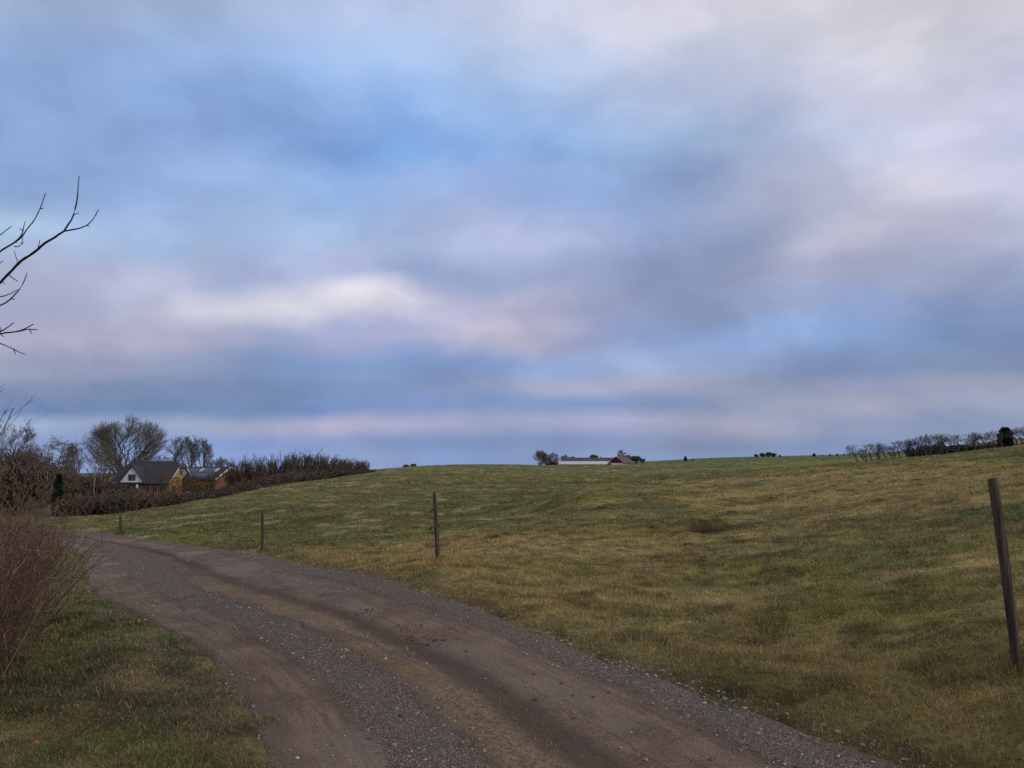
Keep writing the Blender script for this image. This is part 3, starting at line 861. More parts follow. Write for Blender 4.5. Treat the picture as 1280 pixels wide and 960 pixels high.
lines = [  # (pixels with depth offsets), base radius
    ([(-120, 430, .5), (-60, 390, .35), (0, 354, .2), (22, 330, .12), (45, 312, .05), (65, 298, 0), (80, 289, 0)], .0155, .008),
    ([(80, 289, 0), (92, 271, -.03), (96, 252, -.06), (99, 220, -.08)], .0072, .003),
    ([(80, 289, 0), (100, 286, .03), (112, 281, .06), (123, 262, .1)], .0065, .003),
    ([(-90, 360, .4), (-40, 335, .3), (0, 315, .2), (18, 303, .15), (30, 294, .1), (44, 273, .06), (52, 256, .03), (57, 241, 0)], .012, .003),
    ([(18, 303, .15), (26, 297, .2), (30, 284, .22), (32, 276, .25)], .006, .0025),
    ([(-60, 320, -.2), (-20, 302, -.2), (0, 294, -.2), (14, 283, -.2)], .008, .003),
    ([(-70, 400, -.2), (-20, 385, -.2), (0, 383, -.2), (15, 374, -.2), (24, 364, -.2), (34, 341, -.2)], .009, .0028),
    ([(-30, 376, -.1), (0, 371, -.1), (14, 368, -.1), (22, 362, -.1)], .006, .003),
    ([(-100, 440, .1), (-40, 425, .1), (0, 418, .1), (22, 414, .1), (34, 409, .1), (42, 405, .1)], .011, .004),
    ([(22, 414, .1), (34, 412, .1), (47, 412, .1)], .006, .0035),
    ([(-60, 440, .3), (-10, 420, .2), (0, 416, .2), (10, 410, .2), (17, 403, .2)], .0095, .004),
    ([(-70, 415, 0), (-20, 421, 0), (0, 428, 0), (16, 436, 0), (31, 443, 0)], .0085, .003),
    ([(-25, 345, .3), (-5, 335, .3), (4, 326, .3)], .006, .0025),
    ([(18, 308, .12), (25, 309, .12), (27, 301, .12), (28, 297, .12)], .005, .0025),
]
bat = []
spur_px = []
for pp, ra, rb in lines:
    L = px_line(pp, 6.2) - org
    # finer, slightly knobbly run
    s_ = np.concatenate([[0], np.cumsum(np.linalg.norm(np.diff(L, axis=0), axis=1))])
    tt = np.linspace(0, s_[-1], max(6, int(s_[-1] / .045)))
    Q = np.stack([np.interp(tt, s_, L[:, k_]) for k_ in range(3)], 1)
    Q[1:-1] += rng.normal(0, .0045, Q[1:-1].shape)
    Q[1:-1] = .5 * Q[1:-1] + .25 * (Q[:-2] + Q[2:])
    rad_ = np.linspace(ra, rb, len(Q)) * rng.uniform(.9, 1.18, len(Q))
    bat.append((Q[None], rad_[None], 6))
    # short spurs
    k_ = 3
    while k_ < len(Q) - 2:
        tg = unit(Q[k_ + 1] - Q[k_ - 1]); sd = np.array([tg[2], 0, -tg[0]]) * random.choice((-1, 1))
        ln = random.choice((.015, .025, .03, .05, .1)) * random.uniform(.7, 1.2)
        dd_ = unit(sd * .8 + tg * .5 + rng.normal(0, .15, 3))
        SPp = np.stack([Q[k_], Q[k_] + dd_ * ln * .5, Q[k_] + dd_ * ln + np.array([0, 0, ln * .08])])
        bat.append((SPp[None], np.array([[.0045, .0038, .0028]]), 4))
        k_ += random.randint(2, 5)
# trunk, limbs feeding those branches and the rest of the crown (left of and above the frame)
trunk = grow_poly(np.array([[0, 0, -.2]]), np.array([[.05, 0, 1.]]), np.array([4.2]), 9, .05, (0, 0, .1))
tb = [(trunk, np.linspace(.15, .035, 9)[None], 8)]
starts = [np.array(px_line([pp[0]], 6.2)[0] - org) for pp, ra, rb in lines if pp[0][0] < -20]
for (pp, ra, rb), sp_ in zip([l for l in lines if l[0][0][0] < -20], starts):
    k_ = np.argmin(np.abs(trunk[0][:, 2] - (sp_[2] - .55)))
    a_ = trunk[0][k_]
    m_ = (a_ + sp_) / 2 + np.array([0, 0, .08])
    tb.append((np.stack([a_, m_, sp_])[None], np.array([[ra * 2.2, ra * 1.5, ra]]), 6))
N = 26
p0 = trunk[0][rng.integers(3, 9, N)]; d0 = np.stack([rng.uniform(-1, -.05, N), rng.uniform(-1, 1, N), rng.uniform(.2, 1.2, N)], 1)
L1 = rng.uniform(.9, 1.9, N); P1 = grow_poly(p0, d0, L1, 7, .14, (0, 0, .2)); tb.append((P1, np.tile(np.linspace(.03, .008, 7), (N, 1)), 5))
rows = rng.integers(0, N, 240); kk = rng.integers(2, 7, 240)
P2 = grow_poly(P1[rows, kk], np.stack([rng.uniform(-1, .1, 240), rng.uniform(-1, 1, 240), rng.uniform(0, 1.2, 240)], 1), rng.uniform(.3, .8, 240), 6, .14, (0, 0, .2))
bat.append((P2, np.tile(np.linspace(.007, .0025, 6), (240, 1)), 4))
link("trunk", tubes_mesh("fruit_tree_trunk", tb, M["thorn"]), t)
link("crown", tubes_mesh("fruit_tree_crown", bat, M["thorn"]), t)

# fine twigs of a young tree just behind it, by the left edge
loc, h = tree_at(-44, 17, 440)
ms = tree_meshes("young", h, 4.0, .06, fork=.2, trunks=2, counts=(7, 6, 4), spread=(.45, .45, .4), lens=(.6, .55, .5), trop=.4, crown_lo=.15, twig_r=.003, mats=("bark", "twig"))
place_tree("bare_tree", ms, loc, "young bare tree with fine upswept twigs at the left edge below the dark branches")

# ------------------------------------------------------------------ hedgerow, thickets (far masses) and hedge shrubs
def shrub_mesh(name, h, w, stems, mat, twig_r, seed_spread=.5, lv2=5, lv3=3):
    th = rng.uniform(0, 2 * math.pi, stems); rr_ = np.sqrt(rng.random(stems)) * w * .28
    p0 = np.stack([np.cos(th) * rr_, np.sin(th) * rr_, th * 0 - .1], 1)
    d0 = np.stack([np.cos(th) * rng.uniform(0, seed_spread, stems), np.sin(th) * rng.uniform(0, seed_spread, stems), th * 0 + 1], 1)
    L = h * rng.uniform(.55, 1.03, stems) * (1 - .25 * (rr_ / (w * .28)) ** 2)
    P = grow_poly(p0, d0, L, 6, .1, (0, 0, .15))
    b_ = [(P, np.tile(np.linspace(twig_r * 2.6, twig_r, 6), (stems, 1)), 3)]
    rows = np.repeat(np.arange(stems), lv2); k_ = rng.integers(1, 6, len(rows))
    d = np.stack([rng.normal(0, .32, len(rows)), rng.normal(0, .32, len(rows)), rng.uniform(.5, 1.1, len(rows))], 1)
    P2 = grow_poly(P[rows, k_], d, L[rows] * rng.uniform(.18, .45, len(rows)), 4, .15, (0, 0, .2)); b_.append((P2, np.full((len(rows), 4), twig_r * 1.1), 3))
    rows3 = np.repeat(np.arange(len(rows)), lv3); k_ = rng.integers(1, 4, len(rows3))
    d = np.stack([rng.normal(0, .35, len(rows3)), rng.normal(0, .35, len(rows3)), rng.uniform(.3, 1, len(rows3))], 1)
    P3 = grow_poly(P2[rows3, k_], d, h * rng.uniform(.06, .18, len(rows3)), 3, .15, (0, 0, .1)); b_.append((P3, np.full((len(rows3), 3), twig_r * .8), 3))
    return tubes_mesh(name, b_, mat)


def thicket(name, line, label, hfun, spacing, w, twig_r, mat, depth=6.0, stems=26):
    """a far mass of bare scrub along a line of (px, Y): one object"""
    protos = []
    for k_ in range(4):
        me_ = shrub_mesh("scrub", 1.0, 1.0, stems, mat, twig_r, .7, 5, 3)
        vv = np.empty(len(me_.vertices) * 3, np.float32); me_.vertices.foreach_get("co", vv)
        fv = np.empty(len(me_.loops), np.int32); me_.loops.foreach_get("vertex_index", fv)
        protos.append((vv.reshape(-1, 3), fv)); bpy.data.meshes.remove(me_)
    W = np.array([at(p[0], 580, p[1])[:2] for p in line])
    path = resample(W, spacing)
    vs, fs, b_ = [], [], 0
    for q_ in path:
        for rep in range(max(1, int(depth / 2.5))):
            p_ = q_ + np.array([rng.normal(0, .8), (rep / max(1, int(depth / 2.5)) - .3) * depth + rng.normal(0, .8)])
            pxx = 640 + 962 * p_[0] / p_[1]
            zz_ = hz(*p_); hh_ = max(.7, at(pxx, hfun(pxx), p_[1])[2] - zz_) * rng.uniform(.7, 1.02); ww = w * rng.uniform(.8, 1.4)
            v_, f_ = protos[rng.integers(0, 4)]
            an = rng.uniform(0, 6.28); ca, sa = math.cos(an), math.sin(an)
            vx = (v_[:, 0] * ca - v_[:, 1] * sa) * ww + p_[0]; vy = (v_[:, 0] * sa + v_[:, 1] * ca) * ww + p_[1]
            vs.append(np.stack([vx, vy, v_[:, 2] * hh_ + zz_], 1)); fs.append(f_ + b_); b_ += len(v_)
    f = np.concatenate(fs)
    me_ = np_mesh(name, np.concatenate(vs), f, np.full(len(f) // 4, 4), mat, False)
    return tag(link(name, me_), label, "scrub", kind="stuff")


M["scrub"] = M["hedge_twig"]
thicket("scrub_thicket", [(108, 70), (150, 66), (200, 72), (250, 82), (300, 97), (350, 112), (400, 130), (455, 148)], "dense dark brown scrub in front of the house along the pasture edge",
        lambda p: float(np.interp(p, [100, 150, 200, 240, 285, 300, 330, 360, 400, 440, 460], [617, 614, 615, 616, 614, 606, 598, 590, 587, 588, 590])), 1.6, 3.2, .0115, M["scrub"], 8)
thicket("scrub_thicket", [(-60, 62), (-20, 70), (20, 92), (60, 112), (110, 122), (150, 124)], "dark tangled undergrowth below the bare trees at the left",
        lambda p: float(np.interp(p, [-60, 20, 60, 75, 90, 110, 125, 160], [570, 572, 580, 600, 590, 588, 604, 604])), 2.2, 5.0, .014, M["scrub"], 12)

hed = [shrub_mesh("hedge_shrub", 1.0, 1.0, 40, M["scrub"], .0062, .42, 7, 3) for _ in range(3)]
hl = [(294, 130, 577, 26), (306, 126, 573, 24), (318, 126, 576, 24), (329, 128, 571, 22), (341, 130, 574, 24), (354, 130, 575, 24), (364, 130, 568, 26), (376, 132, 566, 30), (388, 134, 568, 28), (400, 138, 570, 28), (411, 140, 571, 26),
      (422, 144, 573, 24), (433, 147, 575, 22), (443, 151, 576, 22), (452, 154, 576, 20)]
for k_, (px, Y, top, w) in enumerate(hl):
    loc, h = tree_at(px, Y, top)
    o = link("hedge_shrub", hed[k_ % 3], None, loc)
    o.scale = (w / 962 * Y * 1.15, w / 962 * Y * 1.15, h * 1.04); o.rotation_euler.z = rng.uniform(0, 6.28)
    tag(o, "brown leafless shrub in the hedgerow that climbs the hill right of the house", "shrub", "leafless shrubs in the hillside hedgerow")


# ------------------------------------------------------------------ conifers (needle sprays)
def conifer_mesh(name, h, w, n, mat, shape="column", leaf=.2):
    t_ = rng.random(n) ** .8
    if shape == "column": rad_ = np.interp(t_, [0, .08, .45, .8, 1], [.7, 1, .95, .6, .08])
    elif shape == "round": rad_ = np.sqrt(np.clip(1 - (t_ * 1.9 - .9) ** 2, .02, 1))
    else: rad_ = np.interp(t_, [0, .1, 1], [.85, 1, .04])
    th = rng.uniform(0, 2 * math.pi, n)
    lump = .78 + .32 * np.sin(th * 3 + t_ * 9) * np.sin(t_ * 17 + th) + rng.normal(0, .08, n)
    rr_ = w / 2 * rad_ * lump * np.sqrt(rng.uniform(.35, 1, n))
    c = np.stack([np.cos(th) * rr_, np.sin(th) * rr_, t_ * h], 1)
    a_ = rng.normal(0, 1, (n, 3)) + np.stack([np.cos(th), np.sin(th), th * 0 + .6], 1); a_ = unit(a_) * leaf * rng.uniform(.6, 1.4, (n, 1))
    b_ = unit(np.cross(a_, rng.normal(0, 1, (n, 3)))) * leaf * .35
    v = np.stack([c - b_, c + b_, c + a_ + b_ * .4, c + a_ - b_ * .4], 1).reshape(-1, 3)
    return np_mesh(name, v, np.arange(n * 4), np.full(n, 4), mat)


def conifer(px, Y, top, wpx, label, shape, n, leaf, base=None, sink=0.):
    loc, h = tree_at(px, Y, top)
    t_ = empty("conifer_tree", loc); tag(t_, label, "tree")
    P_ = grow_poly(np.array([[0, 0, -.2]]), np.array([[0, 0, 1.]]), np.array([h * .9]), 6, .02, (0, 0, .1))
    link("trunk", tubes_mesh("conifer_trunk", [(P_, np.linspace(h * .03, .03, 6)[None], 6)], M["bark"]), t_)
    link("crown", conifer_mesh("conifer_crown", h, wpx / 962 * Y, n, M["leafgreen"], shape, leaf), t_)
    return t_


conifer(75, 66, 594, 12, "dark green columnar conifer on the lawn left of the house", "column", 5000, .16)

# ------------------------------------------------------------------ house
def window(parent, x0, x1, z0, z1, y, nrm="y", bars=1):
    """a framed window on the wall plane y (front, facing -y) or x (gable, facing +x)"""
    f = MB(); p_ = MB(); t_ = .065
    def bx(mb, a0, a1, b0, b1, d0, d1):
        if nrm == "y": mb.box(a0, a1, y + d0, y + d1, b0, b1)
        else: mb.box(y - d1, y - d0, a0, a1, b0, b1)
    bx(f, x0, x0 + t_, z0, z1, -.05, .04); bx(f, x1 - t_, x1, z0, z1, -.05, .04)
    bx(f, x0 + t_, x1 - t_, z0, z0 + t_, -.05, .04); bx(f, x0 + t_, x1 - t_, z1 - t_, z1, -.05, .04)
    for k_ in range(bars):
        xm = x0 + (x1 - x0) * (k_ + 1) / (bars + 1)
        bx(f, xm - .03, xm + .03, z0 + t_, z1 - t_, -.045, .035)
    o = f.build("window", M["frame"], parent)
    bx(p_, x0 + t_, x1 - t_, z0 + t_, z1 - t_, -.02, .02)
    p_.build("pane", M["glass"], o)
    return o


# main house: long side faces the camera, turned so the right gable shows
RZ = -R(8)
hp = at(191, 622, 150)
house = empty("farmhouse", (hp[0], hp[1], hz(hp[0], hp[1]) + .1), RZ)
hb = hz(hp[0], hp[1]) + .1
RIDGE = at(191, 577, 150)[2] - hb
WALL = at(191, 603, 150)[2] - hb
tag(house, "ochre farmhouse with dark half-hipped roof and a white front gable", "house")
LX, LY = 5.6, 4.0
w = MB(); w.box(-LX, LX, -LY, LY, -.8, WALL)
w.build("wall", M["brick"], house)
gb = MB()
HIPZ = RIDGE - 1.3
yh = LY * (RIDGE - HIPZ) / (RIDGE - WALL)
gw = MB(); gw.slab([(LX - .2, -LY, -.7), (LX - .2, LY, -.7), (LX - .2, LY, WALL), (LX - .2, yh, HIPZ), (LX - .2, -yh, HIPZ), (LX - .2, -LY, WALL)], .23)
gwo = gw.build("gable_wall", M["gable"], house); gwo["label"] = "pale ochre right-hand gable"
gw2 = MB(); gw2.slab([(-LX, -LY, WALL), (-LX, LY, WALL), (-LX, yh, HIPZ), (-LX, -yh, HIPZ)], .2); gw2.build("gable_wall", M["yellow"], house)
rf = MB()
ov = .45; ez = WALL - .25
xr = LX + .35
rf.slab([(-xr, -LY - ov, ez), (xr, -LY - ov, ez), (xr, -yh, HIPZ), (xr - 1.6, 0, RIDGE), (-xr + 1.6, 0, RIDGE), (-xr, -yh, HIPZ)], .16)
rf.slab([(xr, LY + ov, ez), (-xr, LY + ov, ez), (-xr, yh, HIPZ), (-xr + 1.6, 0, RIDGE), (xr - 1.6, 0, RIDGE), (xr, yh, HIPZ)], .16)
rf.slab([(xr, -yh, HIPZ), (xr, yh, HIPZ), (xr - 1.6, 0, RIDGE)], .15); rf.slab([(-xr, yh, HIPZ), (-xr, -yh, HIPZ), (-xr + 1.6, 0, RIDGE)], .15)
roof = rf.build("roof", M["slate"], house)
for sy in (-1, 1):
    bb_ = MB(); bb_.slab([(xr + .01, sy * (LY + ov), ez - .02), (xr + .01, sy * (LY + ov), ez + .2), (xr + .01, sy * yh, HIPZ + .16), (xr + .01, sy * yh, HIPZ - .06)], .05)
    bb_.build("bargeboard", M["white"], house)
# white gabled front bay
cx0, bw = -1.5, 2.6
bay = MB(); bz = WALL + .1; bt = bz + 3.1; yb = -LY - .55
bay.slab([(cx0 - bw, yb, bz), (cx0 + bw, yb, bz), (cx0, yb, bt)], -.2)
bayo = bay.build("front_gable", M["white"], house); bayo["label"] = "white boarded triangular gable"
br = MB()
for sx in (-1, 1):
    br.slab([(cx0 + sx * (bw + .25), yb - .25, bz - .25), (cx0, yb - .25, bt + .1), (cx0, 1.0, bt + .1), (cx0 + sx * (bw + .25), -2.0, bz - .25)], .14 * sx)
br.build("gable_roof", M["slate"], house)
window(house, cx0 - .75, cx0 + .75, bz + .3, bz + 1.5, yb, bars=1)
pc = MB(); pc.box(cx0 - bw, cx0 + bw, yb, -LY - .01, bz - .35, bz - .02); pc.build("porch_fascia", M["darkwood"], house)
pp_ = MB(); pp_.box(cx0 + .9, cx0 + 1.2, yb + .03, yb + .33, -.5, bz - .36); pp_.build("porch_post", M["white"], house)
for x0 in (-4.8, -1.2, .8, 2.4, 3.9):
    window(house, x0, x0 + 1.0, .95, 2.2, -LY - .005)
window(house, -.5, .5, HIPZ - 1.3, HIPZ - .25, LX + .035, "x")
window(house, -2.6, -1.6, .9, 2.2, LX + .035, "x"); window(house, 1.2, 2.2, .9, 2.2, LX + .035, "x")
dr = MB(); dr.box(-2.9, -2.0, -LY - .06, -LY + .02, 0, 2.05); d_ = dr.build("door", M["darkwood"], house)
dh = MB(); dh.box(-2.12, -2.05, -LY - .12, -LY - .06, 1.0, 1.12); dh.build("handle", M["plastic"], d_)
ch = MB(); ch.box(1.5, 2.1, -.3, .3, RIDGE - .4, RIDGE + .55)

# annex with solar panels
apx = at(262, 617, 152)
hb2 = hz(apx[0], apx[1]) + .1
ax_ = empty("farm_annex", (apx[0], apx[1], hb2), -R(24))
tag(ax_, "long ochre annex with solar panels on its dark roof and a brown brick gable", "house")
R2 = at(262, 584, 152)[2] - hb2; W2 = at(262, 598, 152)[2] - hb2
AX, AY = 4.9, 3.6
w = MB(); w.box(-AX - 1.2, AX, -AY, AY, -.8, W2); w.build("wall", M["annex"], ax_)
gg = MB(); gg.slab([(AX - .15, -AY - .01, -.7), (AX - .15, AY, -.7), (AX - .15, AY, W2), (AX - .15, 0, R2 - .05), (AX - .15, -AY - .01, W2)], .2)
g1 = gg.build("gable_wall", M["brick_dark"], ax_); g1["label"] = "brown brick gable end"
rf = MB(); e2 = W2 - .22
for sy in (-1, 1):
    rf.slab([(-AX - 1.4, sy * (AY + .4), e2), (AX + .4, sy * (AY + .4), e2), (AX + .4, 0, R2), (-AX - 1.4, 0, R2)], .15 * (-sy))
roof2 = rf.build("roof", M["slate"], ax_)
for sy in (-1, 1):
    bb_ = MB(); bb_.slab([(AX + .41, sy * (AY + .42), e2 - .08), (AX + .41, sy * (AY + .42), e2 + .16), (AX + .41, 0, R2 + .18), (AX + .41, 0, R2 - .07)], .06)
    bb_.build("bargeboard", M["white"], ax_)


def roofpt(x, t_, up):
    y0, z0, y1, z1 = -(AY + .4), e2, 0, R2
    n_ = unit(np.array([0, -(z1 - z0), (y1 - y0)]))
    return np.array([x, y0 + (y1 - y0) * t_, z0 + (z1 - z0) * t_]) + n_ * up


for k_ in range(7):
    x0 = -AX - .5 + k_ * 1.28
    for (ta, tb_) in ((.16, .5), (.53, .87)):
        if ta > .5 and k_ in (3, 6): continue
        sp_ = MB(); sp_.slab([roofpt(x0, ta, .19), roofpt(x0 + 1.2, ta, .19), roofpt(x0 + 1.2, tb_, .19), roofpt(x0, tb_, .19)], .05)
        sp_.build("solar_panel", M["solar"], ax_)
for k_ in (3, 6):
    x0 = -AX - .3 + k_ * 1.28
    sk = MB(); sk.slab([roofpt(x0, .58, .18), roofpt(x0 + .8, .58, .18), roofpt(x0 + .8, .84, .18), roofpt(x0, .84, .18)], .07)
    sk.build("skylight", M["metal_roof"], ax_)
for x0 in (-5.4, -3.6, -1.9, .4, 2.3): window(ax_, x0, x0 + 1.0, .9, 2.25, -AY - .005)
dr = MB(); dr.box(3.7, 4.6, -AY - .06, -AY + .02, 0, 2.1); d_ = dr.build("door", M["darkwood"], ax_)
dh = MB(); dh.box(3.78, 3.85, -AY - .12, -AY - .06, 1.0, 1.12); dh.build("handle", M["plastic"], d_)
window(ax_, -.5, .5, W2 - .3, W2 + .8, AX + .055, "x")

# flat roofed outbuilding left of the house
sp0 = at(128, 622, 140)
sh = empty("garden_shed", (sp0[0], sp0[1], hz(sp0[0], sp0[1])), R(6)); tag(sh, "low outbuilding with flat dark roof and orange brick wall left of the house", "shed")
sr = at(128, 606, 140)[2] - hz(sp0[0], sp0[1])
w = MB(); w.box(-.2, 3.2, -1.6, 1.8, -.6, sr - .25); w.build("wall", M["brick"], sh)
w = MB(); w.box(-3.6, 3.6, -2.1, 2.2, sr - .25, sr); w.build("roof", M["darkwood"], sh)
for x0 in (-3.4, -1.8):
    w = MB(); w.box(x0, x0 + .14, -1.9, -1.76, -.6, sr - .25); w.build("carport_post", M["darkwood"], sh)
window(sh, 1.6, 2.6, .9, 1.9, -1.605)
# low pale garden wall in front of the annex
gp = at(249, 617, 141); gz_ = hz(gp[0], gp[1])
gwz = at(249, 614.6, 141)[2] - gz_
gwall = MB(); gwall.box(-2.1, 2.1, -.12, .12, -.3, max(.5, gwz))
gwo = gwall.build("garden_wall", M["white"]); gwo.location = (gp[0], gp[1], gz_); gwo.rotation_euler.z = R(15)
tag(gwo, "low pale garden wall in front of the ochre annex", "wall")
# slender pole
fp = at(117, 622, 112); fz = hz(fp[0], fp[1]); fh = at(117, 580, 112)[2] - fz
P_ = np.array([[[0, 0, -.3], [0, 0, fh * .5], [0, 0, fh]]])
po = link("flagpole", tubes_mesh("flagpole", [(P_, np.array([[.07, .06, .04]]), 8)], M["pole"]), None, (fp[0], fp[1], fz)); tag(po, "slender pale pole standing left of the house", "pole")

for px, Y, top, wpx, lab in ((221, 137, 597, 27, "russet-leaved shrub in front of the pale ochre gable of the house"), (247, 139, 601, 26, "lower russet-leaved shrub in front of the annex wall")):
    loc, h = tree_at(px, Y, top)
    o = empty("russet_shrub", loc); tag(o, lab, "shrub")
    link("stems", shrub_mesh("russet_stems", h * .95, wpx / 962 * Y, 22, M["bark"], .012, .5, 5, 2), o)
    link("leaves", conifer_mesh("russet_leaves", h, wpx / 962 * Y, 520, M["russet"], "round", .22), o)

# ------------------------------------------------------------------ farm on the crest
def gable_barn(name, px, py_ridge, Y, length, depth, ridge_h, wall_h, rz, wall, roof, gable, label, extra=None):
    p_ = at(px, py_ridge, Y)
    base = p_[2] - ridge_h
    o = empty(name, (p_[0], p_[1], base), rz); tag(o, label, "barn")
    w_ = MB(); w_.box(-length / 2, length / 2, -depth / 2, depth / 2, -2.5, wall_h); w_.build("wall", M[wall], o)
    for sx in (-1, 1):
        g_ = MB(); xx = sx * length / 2
        g_.slab([(xx, -depth / 2 - .02, wall_h), (xx, depth / 2 + .02, wall_h), (xx, 0, ridge_h - .05)], .12 * sx); g_.build("gable", M[gable], o)
    r_ = MB()
    for sy in (-1, 1):
        r_.slab([(-length / 2 - .5, sy * (depth / 2 + .5), wall_h - .3), (length / 2 + .5, sy * (depth / 2 + .5), wall_h - .3), (length / 2 + .5, 0, ridge_h), (-length / 2 - .5, 0, ridge_h)], -.2 * sy)
    r_.build("roof", M[roof], o)
    return o


b1 = gable_barn("barn", 731, 577.0, 335, 20.5, 9, 3.9, 2.85, -R(20), "darkwood", "metal_roof", "grey_roof", "long low barn with pale grey sheet roof on the hill crest")
d_ = MB(); d_.box(10.26, 10.34, -1.7, 1.7, -1, 2.3); d_.build("barn_door", M["darkwood"], b1)
d_ = MB(); d_.box(.5, 3.0, -4.60, -4.52, -1, 1.9); d_.build("barn_door", M["grey_roof"], b1)
b2 = gable_barn("barn", 741, 572.5, 372, 28, 10, 5.2, 2.6, -R(8), "brick_dark", "grey_roof", "brick_dark", "long dull grey-roofed barn behind the pale-roofed one")
v_ = MB(); v_.box(2.6, 3.3, -.4, .3, 4.8, 6.1); v_.build("vent", M["white"], b2)
v_ = MB(); v_.box(-7.2, -6.3, -1.6, -1.0, 4.0, 5.1); v_.build("vent", M["rust_roof"], b2)
b3 = gable_barn("barn", 777, 571.3, 355, 9.5, 7, 4.6, 1.9, R(52), "white", "rust_roof", "red", "red gabled barn with white lower walls and rusty roof")
b4 = gable_barn("barn", 692.5, 576.8, 342, 5.6, 6, 3.2, 1.5, R(90 - 18), "red", "red", "red", "small bright red barn left of the pale-roofed barn")

# trees around the farm, far trees
add_tree(675, 355, 562, 22, "rounded bare tree left of the small red barn", fork=.1, trunks=2, counts=(14, 12, 8), lens=(.62, .62, .5), crown_lo=.02, twig_r=.032, mats=("bark_grey", "bark_grey"))
add_tree(692, 372, 565, 16, "slim bare tree behind the small red barn", fork=.15, counts=(14, 12, 8), lens=(.62, .62, .5), crown_lo=.05, twig_r=.032, mats=("bark_grey", "bark_grey"))
add_tree(706, 380, 568, 14, "small bare tree behind the left end of the grey-roofed barn", fork=.15, counts=(14, 12, 8), lens=(.62, .62, .5), crown_lo=.05, twig_r=.032, mats=("bark_grey", "bark_grey"))
add_tree(743, 395, 567, 18, "low domed dark tree rising behind the grey-roofed barn", fork=.1, trunks=2, counts=(14, 12, 8), lens=(.62, .62, .5), crown_lo=.02, twig_r=.045)
add_tree(795, 372, 569.5, 26, "broad low dark tree right of the red gabled barn", fork=.08, trunks=3, counts=(14, 12, 8), lens=(.62, .62, .5), crown_lo=.0, twig_r=.045)
add_tree(778, 385, 560.5, 15, "tallest thin bare tree with a pointed top behind the red gabled barn", fork=.15, counts=(14, 10, 7), spread=(.8, .6, .6), lens=(.4, .6, .5), crown_lo=.1, twig_r=.04)


for px, top, w_, lab in ((684, 566, 16, "bare tree between the rounded tree and the slim one by the farm"), (716, 570, 14, "low bare tree just above the grey barn roof"), (786, 568, 18, "low bare tree between the pointed tree and the broad dark tree"), (804, 573, 14, "lowest bare tree at the right end of the farm trees")):
    add_tree(px, 388, top, w_, lab, fork=.1, trunks=2, counts=(14, 12, 8), lens=(.62, .62, .5), crown_lo=.02, twig_r=.032, mats=("bark_grey", "bark_grey"))


def far_tree(px, Y, top, w, label, **kw):
    return add_tree(px, Y, top, w, label, fork=.06, trunks=2, counts=(12, 12, 7), lens=(.62, .6, .5), crown_lo=.0, twig_r=kw.pop("twig_r", .07), **kw)


conifer(857, 470, 571, 5, "tiny dark conifer alone on the far ridge right of the farm", "cone", 400, .6)
far_tree(866, 480, 573, 10, "tiny bare tree next to the lone conifer on the far ridge")
far_tree(888, 490, 572.5, 15, "low faint clump-like tree midway along the far ridge")
for k_, (px, top, w) in enumerate(((945, 567.5, 10), (953, 566, 12), (961, 565, 14), (968, 566, 10))):
    o = far_tree(px, 500, top, w, "dark round tree in the dense clump on the far ridge", group="trees in the far ridge clump", twig_r=.10)
far_tree(975, 505, 568.5, 6, "small separate tree just right of the clump on the far ridge")
conifer(1018, 505, 567.5, 4, "tiny pointed conifer left of the wind-bent tree row", "cone", 400, .6)
for px, top, w in ((1028, 568.2, 9), (1038, 567.5, 11), (1047, 567, 10), (1056, 567, 10)):
    far_tree(px, 520, top, w, "low dark far tree on the ridge before the wind-bent row", group="low far trees before the wind-bent row")
far_tree(507, 300, 580, 10, "faint bare tree peeping over the left slope of the hill")
far_tree(517, 300, 579.3, 14, "wider faint bare tree peeping over the hill crest")

# wind-bent row on the right
M["bent"] = noisy("bent_bark", (.055, .048, .048), (.10, .086, .084), 4)
row = [tree_meshes("bent", 4.0, 5.0, .19, fork=.34, counts=(8, 7, 4), spread=(.75, .6, .55), lens=(.55, .72, .6), wind=(-.35 + .15 * k_, .0), lean=(-.28, .0), crown_lo=.25, twig_r=.016, mats=("bent", "bent"), trop=.1, trunks=1 + (k_ % 2)) for k_ in range(4)]
rl = [(1068, 557, 112), (1077, 561, 114), (1086, 556, 112), (1095, 554.5, 112), (1104, 556, 113), (1113, 557, 113), (1122, 552, 111), (1132, 551, 111), (1142, 549, 110), (1152, 546, 110), (1161, 544, 110), (1172, 544, 110), (1182, 543, 109),
      (1192, 543, 109), (1206, 549, 112), (1216, 541, 108), (1224, 542, 108), (1232, 541.5, 108), (1242, 540, 107), (1250, 541, 107), (1270, 537.5, 106), (1279, 533.5, 105), (1290, 533, 105)]
for k_, (px, top, Y) in enumerate(rl):
    loc, h = tree_at(px + 5, Y, top - 1.8)
    place_tree("wind_bent_tree", row[k_ % 4], loc, "stunted wind-bent bare tree in the row along the right-hand ridge", "wind-bent trees along the right-hand ridge",
               rng.uniform(-.3, .3), (h / 4.0 * rng.uniform(.9, 1.05), h / 4.0, h / 4.0))
conifer(1259, 118, 537.5, 12.5, "dark bushy conifer among the wind-bent trees at the right", "column", 1500, .55)
thicket("far_hedge", [(1148, 165), (1162, 166), (1200, 168), (1232, 170), (1252, 172)], "dark far hedge seen behind the wind-bent tree row", lambda p: float(np.interp(p, [1140, 1160, 1200, 1232, 1252], [559, 557, 556, 557.5, 558])), 1.0, 3.6, .03, M["bent"], 6, 30)

